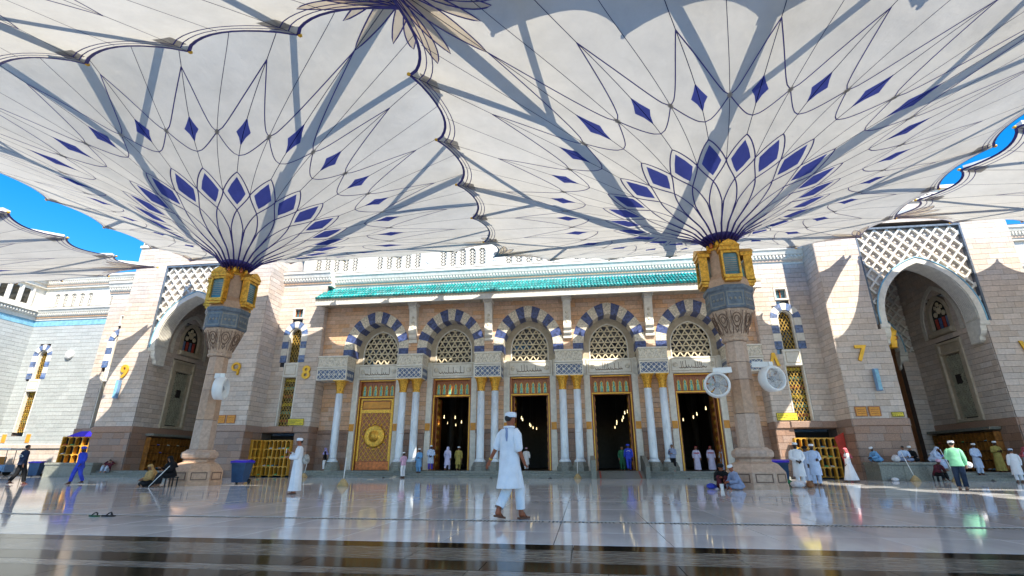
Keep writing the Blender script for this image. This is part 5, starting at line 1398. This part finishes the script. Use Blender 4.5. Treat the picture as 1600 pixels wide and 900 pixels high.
CLV = cloth('lavender_cotton', (.58, .56, .76), .07); CTN = cloth('tan_scarf', (.55, .34, .13), .2); CPK = cloth('pink_cotton', (.70, .42, .55), .1); CRD = cloth('red_chequered_cloth', (.55, .12, .14), .5); CGY = cloth('grey_blue_cotton', (.28, .33, .48), .15)
CVI = cloth('violet_cotton', (.10, .07, .45), .15); CGN = cloth('dark_green_cotton', (.03, .14, .07), .15); CMR = cloth('maroon_cloth', (.10, .02, .03), .25); CPU = cloth('purple_scarf', (.40, .34, .66), .3); CDN = cloth('dark_denim', (.02, .035, .07), .25); CJN = cloth('pale_jeans', (.45, .52, .62), .15); LTH = pmat('brown_leather', (.14, .05, .025), .5)
PAPER = pmat('yellow_band', (.75, .45, .03), .5)

def V3(*a): return Vector(a)
def skin_body(parent, J, k, mat, fingers=True, feet=True):
    vs, es, rad = [], [], []
    def add(p, rx, ry=None, prev=None):
        vs.append(tuple(Vector(p) * k)); rad.append((rx * k, (ry or rx) * k)); i = len(vs) - 1
        if prev is not None: es.append((prev, i))
        return i
    pel = add(J['pelvis'], .13, .10); sp = add(J['spine'], .125, .095, pel); ch = add(J['chest'], .15, .10, sp); nb = add(J['neck'], .055, .055, ch)
    hd = J['head']; f = J['face']                    # head centre, unit facing vector
    up = (Vector(hd) - Vector(J['neck'])).normalized()
    jaw = add(Vector(hd) - up * .06 + f * .012, .062, .07, nb); mid = add(Vector(hd) + f * .004, .076, .09, jaw); top = add(Vector(hd) + up * .07 - f * .008, .07, .085, mid); add(Vector(hd) + up * .105 - f * .008, .035, .04, top)
    add(Vector(hd) - up * .012 + f * .105, .013, .013, mid)
    sdv = up.cross(f).normalized()
    for s in (-1, 1): add(Vector(hd) + sdv * s * .088, .014, .02, mid)
    for s, n in ((-1, 'l'), (1, 'r')):
        sh = add(J['sh' + n] - V3(0, 0, .015), .048, .048, ch); el = add(J['el' + n], .042, .042, sh); wr = add(J['wr' + n], .028, .028, el)
        d = (Vector(J['wr' + n]) - Vector(J['el' + n])).normalized(); sd = d.cross(f)
        if sd.length < .2: sd = d.cross(Vector((0, 0, 1)))
        sd.normalize(); nn = sd.cross(d).normalized()
        pm_ = add(Vector(J['wr' + n]) + d * .055, .038, .018, wr)
        if fingers:
            for q, ln in ((-1.5, .062), (-.5, .075), (.5, .07), (1.5, .055)):
                b0 = Vector(J['wr' + n]) + d * .10 + sd * q * .019
                a0 = add(b0, .0095, .0095, pm_); a1 = add(b0 + d * ln * .5 + nn * .01, .009, .009, a0); add(b0 + d * ln * .9 + nn * .03, .008, .008, a1)
            b0 = Vector(J['wr' + n]) + d * .045 + sd * s * .035; a0 = add(b0, .011, .011, wr); add(b0 + d * .035 + sd * s * .02 + nn * .012, .0095, .0095, a0)
        hp = add(J['hp' + n], .085, .085, pel); kn = add(J['kn' + n], .055, .055, hp); an = add(J['an' + n], .036, .036, kn)
        if feet:
            tdir = J.get('toe' + n, f * .17); tdir = Vector(tdir)
            hl = add(Vector(J['an' + n]) - tdir.normalized() * .035 + Vector((0, 0, -.045)), .03, .03, an); add(Vector(J['an' + n]) + tdir * .6 + Vector((0, 0, -.055)), .034, .028, an); i_ = len(vs) - 1; add(Vector(J['an' + n]) + tdir * 1.0 + Vector((0, 0, -.065)), .026, .018, i_)
    me = bpy.data.meshes.new('body'); me.from_pydata(vs, es, []); me.materials.append(mat)
    o = bpy.data.objects.new('body', me); col.objects.link(o); o.parent = parent
    md = o.modifiers.new('skin', 'SKIN'); md.use_smooth_shade = True
    lay = me.skin_vertices[0].data
    for i, (a, b) in enumerate(rad): lay[i].radius = (a, b)
    for d_ in lay: d_.use_root = False
    lay[0].use_root = True
    sb = o.modifiers.new('sub', 'SUBSURF'); sb.levels = 1; sb.render_levels = 1
    return o

def loft(mb, rings, xaxis, seg=26, amp=0.0, nf=7, ph=0.0, cap=(True, False)):
    """rings: (centre, rx, ry, fold); axes follow the path"""
    n = len(rings); vs = []
    for i, (c, rx, ry, fo) in enumerate(rings):
        c = Vector(c); t = Vector(rings[min(i + 1, n - 1)][0]) - Vector(rings[max(i - 1, 0)][0]); t.normalize()
        X = Vector(xaxis) - t * t.dot(Vector(xaxis)); X.normalize(); Yv = t.cross(X).normalized()
        for k in range(seg):
            q = 2 * PI * k / seg; m_ = 1 + fo * (.6 * math.sin(nf * q + ph + i * .22) + .4 * math.sin((nf - 3) * q + 2 * ph))
            vs.append(c + X * (rx * m_ * math.cos(q)) + Yv * (ry * m_ * math.sin(q)))
    fs = [(i * seg + k, (i + 1) * seg + k, (i + 1) * seg + (k + 1) % seg, i * seg + (k + 1) % seg) for i in range(n - 1) for k in range(seg)]
    mb.add(vs, fs, True); m = len(mb.v) - len(vs)
    if cap[0]: mb.f.append(tuple(m + k for k in range(seg))); mb.sm.append(True)
    if cap[1]: mb.f.append(tuple(m + (n - 1) * seg + k for k in range(seg - 1, -1, -1))); mb.sm.append(True)

def sleeve(mb, a, b, c, r, end=1.0):
    a, b, c = Vector(a), Vector(b), Vector(c); e = b + (c - b) * end
    mb.tube([a + Vector((-a.x * .45, 0, -.03)), a + Vector((-a.x * .12, 0, -.005)), a.lerp(b, .2), a.lerp(b, .6), b, b.lerp(e, .5), e], [r[0] * .75, r[0] * .9, r[0], r[0] * .97, r[1], r[1] * .98, r[2]], 14, cap=False)

def hood(mb, H, f, up, drop=.42, open_a=50, face_low=-.16, back=.16, k=1):
    """head cloth: falls from the crown over the shoulders, open in front of the face"""
    sd = up.cross(f).normalized(); rows_ = []
    zs = [.125, .115, .09, .05, 0, -.05, -.1, -.15, -.2, -.27, -.34, -drop]
    rr_ = [.02, .06, .092, .108, .112, .112, .115, .13, .155, .185, .205, .215]
    seg = 28; vs = []
    for z, r in zip(zs, rr_):
        for i in range(seg):
            q = 2 * PI * i / seg; ff = math.cos(q)
            rad = r * (1 + .07 * math.sin(6 * q + z * 14) * max(0, -z) * 4)
            off = -back * .35 * max(0, -z - .08)
            vs.append(H + sd * (rad * math.sin(q) * (1.0 if z > -.1 else 1.08)) + f * (rad * ff * 1.06 + off - .005) + up * z)
    fs = []
    for j in range(len(zs) - 1):
        for i in range(seg):
            q = (i + .5) * 360 / seg; q = min(q, 360 - q)
            if zs[j] <= .051 and zs[j] > face_low and q < open_a: continue
            fs.append((j * seg + i, j * seg + (i + 1) % seg, (j + 1) * seg + (i + 1) % seg, (j + 1) * seg + i))
    mb.add(vs, fs, True)

def stand_joints(pose='stand', arms=None, turn=0.0, lean=0.0):
    f = V3(math.sin(turn), -math.cos(turn), 0).normalized()
    J = dict(pelvis=V3(0, 0, .93), spine=V3(0, .01, 1.13), chest=V3(0, .01, 1.33), neck=V3(0, .0, 1.49), head=V3(0, -.015, 1.635), face=f,
             shl=V3(-.185, .01, 1.42), elr=V3(.25, .03, 1.13), wrr=V3(.255, -.05, .89), shr=V3(.185, .01, 1.42), ell=V3(-.25, .03, 1.13), wrl=V3(-.255, -.05, .89),
             hpl=V3(-.09, 0, .88), hpr=V3(.09, 0, .88), knl=V3(-.1, -.02, .49), knr=V3(.1, -.02, .49), anl=V3(-.1, .02, .085), anr=V3(.1, .02, .085))
    if pose == 'walk':
        J['knl'] = V3(-.09, -.14, .50); J['anl'] = V3(-.09, -.20, .085); J['knr'] = V3(.09, .06, .48); J['anr'] = V3(.09, .27, .13)
        J['ell'] = V3(-.25, .10, 1.14); J['wrl'] = V3(-.25, .10, .90); J['elr'] = V3(.25, -.02, 1.13); J['wrr'] = V3(.25, -.16, .92)
    if arms == 'hold':
        J['ell'] = V3(-.24, -.02, 1.15); J['wrl'] = V3(-.08, -.27, 1.17); J['elr'] = V3(.24, -.02, 1.15); J['wrr'] = V3(.08, -.27, 1.19)
    if arms == 'phone':
        J['ell'] = V3(-.23, -.05, 1.15); J['wrl'] = V3(-.10, -.28, 1.28); J['elr'] = V3(.23, -.03, 1.13); J['wrr'] = V3(.06, -.26, 1.14)
    if arms == 'one':
        J['elr'] = V3(.24, -.02, 1.14); J['wrr'] = V3(.12, -.24, 1.08)
    if arms == 'clasp':
        J['ell'] = V3(-.25, .0, 1.13); J['wrl'] = V3(-.06, -.19, 1.0); J['elr'] = V3(.25, .0, 1.13); J['wrr'] = V3(.06, -.19, .98)
    return J

def person(loc, rot, label, h=1.74, pose='stand', arms=None, skin='mid', top=CW, bottom=None, hem=.12, head='cap', headmat=CW, hair=False, beard=False, sleeve_end=.95, shoes=LTH, turn=0.0, seed=0, lower=None, width=1.0, J=None, eyes=True, shin=.92):
    """top: robe or shirt down to hem; bottom: trousers"""
    p = thing('person', label, 'person', loc, rot); k = h / 1.74
    J = J or stand_joints(pose, arms, turn); f = J['face']
    skin_body(p, J, k, SK[skin], feet=True)
    up = (J['head'] - J['neck']).normalized(); H = J['head']
    g_ = MB(); w = width
    c = lambda z, y=0: V3(0, y, z)
    lowx = (J['anl'].y + J['anr'].y) / 2
    def cy(z): return .01 if z > .9 else (.01 + (lowx - .02) * (.9 - z) / .9 * .6)
    spread = abs(J['anl'].y - J['anr'].y) * .3
    rings = [(c(1.505, .0), .062, .06, 0), (c(1.485, .0), .085, .075, 0), (c(1.46, .005), .15, .092, 0), (c(1.43, .01), .208, .112, 0), (c(1.33, .01), .212, .128, .015), (c(1.2, .01), .205, .13, .02), (c(1.05, .01), .2, .135, .03), (c(.93, .01), .208, .145, .04)]
    zz = .93
    while zz - .13 > hem + .05:
        zz -= .13; q = (.93 - zz) / .85; rings.append((c(zz, cy(zz)), (.21 + .05 * q) * w, .15 + .04 * q + spread * q, .05 + .09 * q))
    q = (.93 - hem) / .85
    if hem < .9: rings.append((c(hem, cy(hem)), (.215 + .05 * q) * w, .152 + .045 * q + spread * q, .05 + .08 * q))
    else: rings = [r for r in rings if r[0].z > hem] + [(c(hem, .01), .212, .15, .04)]
    loft(g_, rings, (1, 0, 0), amp=0, ph=seed * 1.3)
    for n in 'lr': sleeve(g_, J['sh' + n], J['el' + n], J['wr' + n], (.078, .074, .066), sleeve_end)
    g_.v = [tuple(Vector(v) * k) for v in g_.v]
    g_.build('robe' if hem < .4 else 'shirt', top, p, world=False)
    if bottom is not None:
        t_ = MB()
        for n in 'lr':
            a, b, e = J['hp' + n], J['kn' + n], J['an' + n]; e2 = b.lerp(e, shin)
            t_.tube([a + V3(0, 0, .06), a, a.lerp(b, .5), b, b.lerp(e2, .5), e2], [.10, .112, .105, .088, .083, .078], 14, cap=False)
        t_.tube([(0, .01, 1.0), (0, .01, .93), (0, .01, .84)], [.14, .165, .13], 14, flat=.8)
        t_.v = [tuple(Vector(v) * k) for v in t_.v]; t_.build('trousers', bottom, p, world=False)
    headgear(p, H, f, up, k, head, headmat, hair, beard, eyes)
    for n in 'lr':
        td = Vector(J.get('toe' + n, f * .17)); a = J['an' + n]; s_ = MB(); d_ = td.normalized(); sd = V3(-d_.y, d_.x, 0)
        pts = []
        for u_, wd in ((-.36, .028), (-.3, .04), (.2, .042), (.75, .05), (1.05, .045), (1.2, .025)): pts.append((u_, wd))
        base = Vector((a.x, a.y, a.z - .083)); pit = (td.z / td.length) if td.length else 0
        lowv = [base + td * u_ + sd * wd for u_, wd in pts] + [base + td * u_ - sd * wd for u_, wd in pts[::-1]]
        m = len(lowv); s_.add(lowv + [v + V3(0, 0, .028) for v in lowv], [tuple(range(m))[::-1], tuple(range(m, 2 * m))] + [(i, (i + 1) % m, (i + 1) % m + m, i + m) for i in range(m)])
        s_.tube([base + td * .55 + sd * .05 + V3(0, 0, .02), base + td * .5 + V3(0, 0, .085), base + td * .55 - sd * .05 + V3(0, 0, .02)], .014, 5)
        s_.v = [tuple(Vector(v) * k) for v in s_.v]; s_.build('sandal', shoes, p, world=False)
    return p

def headgear(p, H, f, up, k, head, headmat, hair, beard, eyes=True):
    sd = up.cross(f).normalized()
    def put(m, name, mat):
        m.v = [tuple((H + sd * x - f * y + up * z) * k) for x, y, z in m.v]; return m.build(name, mat, p, world=False)
    if head == 'cap': put(MB().lathe([(.098, .035), (.104, .04), (.105, .09), (.098, .115), (.06, .13), (0.0, .133)], seg=18, cap=False), 'cap', headmat)
    if head == 'turban': put(MB().lathe([(.10, .02), (.125, .05), (.125, .1), (.09, .14), (.0, .15)], seg=18, cap=False), 'head_wrap', headmat)
    if head in ('ghutra', 'hijab'):
        m = MB(); hood(m, H, f, up, open_a=62 if head == 'ghutra' else 46, face_low=-.30 if head == 'ghutra' else -.11); m.v = [tuple(Vector(v) * k) for v in m.v]; m.build('head_cloth', headmat, p, world=False)
    if hair or head in ('cap', None):
        m = MB(); m.ball((0, .012, .03), .089, .1, .09, 14, 9); m.v = [(x, y, max(z, -.035 if y > .03 else .045)) if z < .04 else (x, y, z) for x, y, z in m.v]; put(m, 'hair', HAIR)
    if beard:
        m = MB(); m.ball((0, -.055, -.078), .066, .058, .062, 12, 8); put(m, 'beard', HAIR)
    if eyes:
        for s in (-1, 1): put(MB().ball((s * .032, -.088, .006), .012, .010, .008, 8, 5), 'eye', EYE)
        put(MB().ball((0, -.092, -.052), .026, .008, .007, 8, 5), 'mouth', pmat('lips', (.22, .07, .05), .5) if 'lips' not in M else M['lips'])
M['lips'] = pmat('lips', (.22, .07, .05), .5)

def sit_person(loc, rot, label, h=1.72, lean=.25, knees='cross', skin='mid', top=CW, bottom=CW, head='cap', headmat=CW, beard=False, hair=False, arms='lap', turn=0.0, drape=None, eyes=True, down=.10, hang=.42):
    """seated figure; lean is the forward tilt of the trunk in radians"""
    p = thing('person', label, 'person', loc, rot); k = h / 1.74
    f = V3(math.sin(turn), -math.cos(turn), -.18 if lean > .35 else -.05).normalized()
    T = lambda r: V3(0, .06 - math.sin(lean) * r, .13 + math.cos(lean) * r)
    J = dict(pelvis=T(0), spine=T(.2), chest=T(.4), neck=T(.56), face=f)
    J['head'] = J['neck'] + V3(0, -.035 - .05 * math.sin(lean), .14)
    sh = T(.49); J['shl'] = sh + V3(-.185, 0, 0); J['shr'] = sh + V3(.185, 0, 0)
    if arms == 'lap': J['ell'] = sh + V3(-.25, -.08, -.27); J['elr'] = sh + V3(.25, -.08, -.27); J['wrl'] = sh + V3(-.10, -.28, -.32); J['wrr'] = sh + V3(.10, -.28, -.30)
    if arms == 'up': J['ell'] = sh + V3(-.32, .0, .02); J['elr'] = sh + V3(.32, .0, .02); J['wrl'] = sh + V3(-.12, .03, .2); J['wrr'] = sh + V3(.12, .03, .2)
    if arms == 'one': J['ell'] = sh + V3(-.24, -.10, -.24); J['elr'] = sh + V3(.25, -.08, -.27); J['wrl'] = sh + V3(-.08, -.34, -.18); J['wrr'] = sh + V3(.10, -.30, -.28)
    J['hpl'] = V3(-.1, .04, .12); J['hpr'] = V3(.1, .04, .12)
    if knees == 'cross': J['knl'] = V3(-.32, -.26, .14); J['knr'] = V3(.32, -.26, .14); J['anl'] = V3(.06, -.38, .075); J['anr'] = V3(-.06, -.30, .09); J['toel'] = V3(.15, -.03, 0); J['toer'] = V3(-.15, -.03, 0)
    if knees == 'up': J['knl'] = V3(-.13, -.36, .44); J['knr'] = V3(.13, -.34, .42); J['anl'] = V3(-.12, -.46, .085); J['anr'] = V3(.12, -.44, .085)
    if knees == 'side': J['knl'] = V3(-.18, -.38, .12); J['knr'] = V3(.2, -.36, .16); J['anl'] = V3(.12, -.42, .075); J['anr'] = V3(.36, -.12, .08); J['toel'] = V3(.15, 0, 0); J['toer'] = V3(.12, .08, 0)
    if knees == 'hang': J['knl'] = V3(-.11, -.42, .14); J['knr'] = V3(.11, -.42, .14); J['anl'] = V3(-.11, -.46, .14 - hang + .085); J['anr'] = V3(.11, -.46, .14 - hang + .085)
    skin_body(p, J, k, SK[skin])
    g_ = MB(); X = (1, 0, 0)
    rings = [(T(.59), .062, .06, 0), (T(.56), .10, .08, 0), (T(.52), .18, .10, 0), (T(.47), .205, .115, 0), (T(.36), .21, .13, .02), (T(.2), .205, .14, .03), (T(.06), .225, .16, .04), (T(-.06), .235, .165, .05)]
    loft(g_, rings, X, ph=loc[0])
    for n in 'lr': sleeve(g_, J['sh' + n], J['el' + n], J['wr' + n], (.086, .074, .062), .93)
    g_.v = [tuple(Vector(v) * k) for v in g_.v]; g_.build('shirt', top, p, world=False)
    t_ = MB()
    for n in 'lr':
        a, b, e = J['hp' + n], J['kn' + n], J['an' + n]; e2 = b.lerp(e, .9)
        t_.tube([a + (a - b) * .15, a, a.lerp(b, .5), b, b.lerp(e2, .5), e2], [.09, .112, .105, .09, .085, .078], 14, cap=False)
    t_.v = [tuple((Vector(v) * k)) for v in t_.v]; t_.build('trousers', bottom, p, world=False)
    if drape is not None:      # robe spread over the legs
        d_ = MB()
        kc = (J['knl'] + J['knr']) / 2; ac = (J['anl'] + J['anr']) / 2
        loft(d_, [(V3(0, .12, .15), .2, .14, .02), (V3(0, .0, .15), .25, .15, .04), (kc.lerp(V3(0, 0, .14), .5), .3, .14, .06), (kc, .33 if knees != 'hang' else .25, .13, .07), (kc.lerp(ac, .5) + V3(0, -.04, 0), .3 if knees != 'hang' else .25, .12, .08), (ac + V3(0, -.06, .03), .24, .08, .09)], X, ph=1.0, cap=(True, True))
        d_.v = [tuple((Vector((x, y, max(z, .004) if knees != 'hang' else z)) * k)) for x, y, z in d_.v]; d_.build('robe_skirt', drape, p, world=False)
    up = (J['head'] - J['neck']).normalized()
    f2 = (f - up * f.dot(up)).normalized()
    headgear(p, J['head'], f2, up, k, head, headmat, hair, beard, eyes)
    return p

# --- the walking man in the foreground, seen from behind
J = stand_joints('walk')
J['face'] = V3(-.1, -.99, 0).normalized()
J.update(knl=V3(-.07, -.17, .50), anl=V3(-.06, -.21, .095), knr=V3(.08, -.01, .47), anr=V3(.07, .22, .14), ell=V3(-.25, .03, 1.14), wrl=V3(-.21, -.12, .95), elr=V3(.27, .07, 1.16), wrr=V3(.38, .12, .95))
J['toel'] = V3(.0, -.17, 0); J['toer'] = V3(.02, -.16, -.03)
m1 = person((-1.32, 9.55, 0), R(142), 'man in white cap and long white shirt walking away in the foreground', 1.84, skin='red', top=CW, bottom=CW, hem=.5, sleeve_end=.1, J=J, shin=.82, width=.86, seed=2, shoes=LTH)
o = MB().tube([(-.02, .10, 1.57), (-.06, .12, 1.51), (-.07, .142, 1.42), (-.075, .148, 1.33)], [.035, .032, .03, .012], 8, flat=.5).build('shoulder_scarf', CGY, m1, world=False)
o = MB().lathe([(.036, -.012), (.040, 0), (.036, .012)], seg=12).build('yellow_wristband', PAPER, m1, world=False); o.data.transform(Matrix.Translation((.385, .12, 1.03)) @ Matrix.Rotation(R(-26), 4, 'Y'))
cl = MB().tube([(.10 * math.cos(2 * PI * i / 16), .015 + .085 * math.sin(2 * PI * i / 16), 1.59) for i in range(17)], .022, 6).build('collar', CW, m1, world=False)

# --- man in white thobe looking at his phone
m2 = person((-9.45, 16.5, 0), R(-62), 'man in a long white robe and cap looking down at his phone', 1.74, arms='phone', skin='red', hem=.10, bottom=CW, sleeve_end=.9, seed=3)
o = MB().box(-.04, .04, -.40, -.385, 1.27, 1.42); o.build('phone', M['white'], m2, world=False)
cloth_heap((-9.24, 16.62, .92), (.10, .17, .16), pmat('grey_bag', (.42, .40, .36), .7, var=.3, scale=12), 'grey bag hanging behind the man in the white robe', 21, 'shoulder_bag', 'bag')

m3 = person((-26.85, 22.1, 0), R(170), 'man in a black tracksuit with a white arc on the back, walking away', 1.8, 'walk', skin='mid', top=CNV, bottom=CBK, hem=.86, head=None, hair=True, shoes=CMR, seed=4)
o = MB(); o.tube([(.14 * math.cos(q), .175 - .02 * abs(math.cos(q)), 1.25 + .09 * math.sin(q)) for q in [R(a) for a in range(0, 181, 15)]], .012, 5); o.tube([(-.14, .16, 1.25), (.14, .16, 1.25)], .008, 5); o.build('back_emblem', M['white'], m3, world=False)
person((-24.75, 23.1, 0), R(-6), 'worker in blue overalls and blue head wrap walking toward the camera', 1.72, 'walk', skin='dark', top=CBW, bottom=CBW, hem=.74, head='turban', headmat=CBW, beard=True, seed=5)
sit_person((-34.6, 34.45, .3), R(20), 'person in maroon top and pale jeans sitting back at the foot of the left tower', lean=-.25, knees='up', skin='light', top=CMR, bottom=CJN, head=None, hair=True, arms='up')
sit_person((-18.75, 21.0, 0), R(-25), 'woman in a tan headscarf sitting on the floor near the left pole', lean=.3, knees='cross', skin='mid', top=CTN, bottom=CBK, head='hijab', headmat=CTN, drape=CBK, turn=.5)
wb = sit_person((-17.75, 20.85, .34), R(-22), 'woman in black robes sitting on a low stool with a long stick', lean=.3, knees='hang', skin='mid', top=CBK, bottom=CBK, head='hijab', headmat=CBK, drape=CBK, arms='one', hang=.46)
st = thing('low_stool', 'low stool under the woman in black robes', 'stool', (-17.72, 20.9, 0), R(-22)); MB().box(-.2, .2, -.16, .2, .36, .40).build('seat', M['rubber'], st, world=False)
for sx in (-.17, .17):
    for sy in (-.13, .17): MB().box(sx - .02, sx + .02, sy - .02, sy + .02, 0, .36).build('leg', M['rubber'], st, world=False)
o = MB().tube([(-17.45, 20.35, .85), (-18.15, 20.25, .02)], .016, 6).build('walking_stick', M['white']); tag(o, 'white stick held slantwise by the woman in black', 'stick')

person((-19.05, 36.95, .45), R(-70), 'person with a purple scarf and black jacket by the first blue column', 1.6, skin='mid', top=CBK, hem=.8, bottom=CW, head='hijab', headmat=CPU, seed=6)
person((-12.4, 35.45, 0), R(-120), 'man in a pink shirt and white wrap standing at the bottom step', 1.68, arms='hold', skin='dark', top=CPK, hem=.85, bottom=CW, seed=7)
person((-11.55, 36.28, .30), R(-15), 'man in a sky blue tunic coming down the steps', 1.64, arms='one', skin='dark', top=CB, hem=.45, bottom=CB, seed=8)
person((-11.0, 37.3, .45), R(10), 'man in a white tunic and violet trousers beside the second door', 1.74, arms='clasp', skin='dark', top=CLB, hem=.5, bottom=CVI, beard=True, seed=9)
person((-9.85, 37.75, .45), R(175), 'person in pale lavender robes walking in at the second door', 1.66, 'walk', skin='mid', top=CLV, hem=.4, bottom=CLV, head='hijab', headmat=CLV, seed=10, eyes=False)
person((-9.05, 37.85, .45), R(190), 'man in a khaki tunic walking in at the second door', 1.66, 'walk', skin='mid', top=CK, hem=.45, bottom=CK, seed=11, eyes=False)
person((-4.2, 39.6, .45), R(5), 'person in white standing inside the third door', 1.62, 'walk', skin='dark', top=CW, hem=.45, bottom=CW, head='cap', headmat=CPK, seed=12)
person((2.85, 38.3, .45), R(10), 'person in dark green standing inside the fourth door', 1.66, skin='mid', top=CGN, hem=.5, bottom=CGN, head=None, hair=True, arms='one', seed=13)
w4 = person((3.2, 37.2, .45), R(180), 'worker in blue overalls walking up the ramp to the fourth door', 1.74, 'walk', skin='dark', top=CBW, hem=.8, bottom=CBW, head='turban', headmat=CBW, seed=14, eyes=False)
o = MB().tube([(.12 * math.cos(q), .165, 1.27 + .07 * math.sin(q)) for q in [R(a) for a in range(0, 181, 20)]], .012, 5).build('back_emblem', M['white'], w4, world=False)
person((6.15, 37.0, .45), R(-30), 'man in grey top and black trousers by the column right of the ramp', 1.72, skin='mid', top=CGY, hem=.85, bottom=CBK, head=None, hair=True, arms='phone', shoes=CRD, seed=15)
person((8.2, 39.3, .45), R(5), 'man in a pale robe and red head cloth, leftmost of three in the fifth door', 1.66, skin='mid', top=CLV, hem=.08, head='ghutra', headmat=CRD, seed=16)
person((9.25, 39.5, .45), R(-5), 'man in a pale robe and red head cloth, middle of three in the fifth door', 1.68, skin='mid', top=CLV, hem=.08, head='ghutra', headmat=CRD, seed=17)
person((9.95, 39.1, .45), R(-60), 'man in pale blue robe and white head cloth, rightmost of three in the fifth door', 1.7, skin='mid', top=CLB, hem=.08, head='ghutra', headmat=CLB, seed=18)
sit_person((5.85, 21.3, 0), R(-75), 'man in a grey striped shirt and white cap sitting by the right pole base', lean=.4, knees='cross', skin='red', top=CGY, bottom=CGY)
sit_person((5.45, 22.0, 0), R(-10), 'person in dark clothes sitting beside the man in the grey shirt', lean=.25, knees='up', skin='red', top=CBK, bottom=CMR, head='turban', headmat=CBK, arms='one')
person((9.35, 24.5, 0), R(-8), 'bearded man in a white tunic standing left of the pair by the bin', 1.8, arms='clasp', skin='dark', top=CW, hem=.4, bottom=CW, beard=True, seed=19)
person((10.35, 25.3, 0), R(-18), 'bearded man in a pale blue tunic standing right of the pair by the bin', 1.76, arms='one', skin='dark', top=CLB, hem=.45, bottom=CLB, beard=True, seed=20)
person((10.55, 26.6, 0), R(15), 'person in a dark scarf half hidden behind the two bearded men', 1.7, skin='dark', top=CLB, hem=.2, head='turban', headmat=CBK, seed=21)
person((14.0, 30.1, 0), R(-100), 'man in a white robe with red chequered head cloth walking by the rack', 1.72, 'walk', skin='mid', top=CW, hem=.12, head='ghutra', headmat=CRD, seed=22)
sit_person((17.5, 33.9, 1.02), R(-80), 'man in blue with white cap hunched at the left end of the granite bench', lean=.55, knees='cross', skin='dark', top=CB, bottom=CB)
sit_person((18.95, 33.95, 1.02), R(-15), 'dark haired man in white sitting cross legged on the granite bench', lean=.3, knees='cross', skin='mid', top=CLB, bottom=CGY, head=None, hair=True)
sit_person((19.65, 34.4, 1.02), R(-40), 'man in a white cap sitting farther back on the granite bench', lean=.3, knees='cross', skin='mid', top=CBK, bottom=CBK)
sit_person((20.25, 33.55, 1.02), R(35), 'man in pale blue robes leaning forward at the right end of the granite bench', lean=.6, knees='hang', skin='mid', top=CLB, bottom=CLB, head='ghutra', headmat=CLB, drape=CLB, hang=.6)
sit_person((19.75, 32.65, .26), R(10), 'person in maroon crouching below the granite bench', lean=.45, knees='hang', skin='dark', top=CMR, bottom=CBK, head='turban', headmat=CPK, hang=.36)
st = thing('low_stool', 'low stool under the person in maroon', 'stool', (19.75, 32.7, 0), R(10)); MB().box(-.18, .18, -.14, .18, .27, .31).build('seat', M['rubber'], st, world=False)
for sx in (-.15, .15):
    for sy in (-.11, .15): MB().box(sx - .02, sx + .02, sy - .02, sy + .02, 0, .27).build('leg', M['rubber'], st, world=False)
gm = person((14.15, 22.15, 0), R(150), 'man in a mint green shirt and dark trousers standing in the sun strip', 1.76, arms='one', skin='light', top=CG, hem=.84, bottom=CDN, shoes=LTH, seed=23, eyes=False)
cloth_heap((14.62, 22.25, .78), (.13, .1, .11), WHT, 'white bundle held by the man in the green shirt', 31, 'bundle', 'bundle')
person((23.2, 34.5, .3), R(8), 'man in pale blue tunic leaning on the right portal step', 1.76, arms='clasp', skin='dark', top=CLB, hem=.4, bottom=CLB, seed=24)
person((25.0, 35.4, .45), R(-5), 'man in a khaki robe reading beside the right portal', 1.76, arms='hold', skin='dark', top=CK, hem=.08, seed=25)
person((25.1, 33.5, 0), R(60), 'man in blue with a pink head cloth at the right edge', 1.84, skin='mid', top=CLB, hem=.1, head='ghutra', headmat=CRD, seed=26)
person((22.8, 31.3, 0), R(165), 'man in a white tunic seen from behind at the right edge', 1.68, skin='mid', top=CW, hem=.4, bottom=CW, headmat=CLB, seed=27, eyes=False)
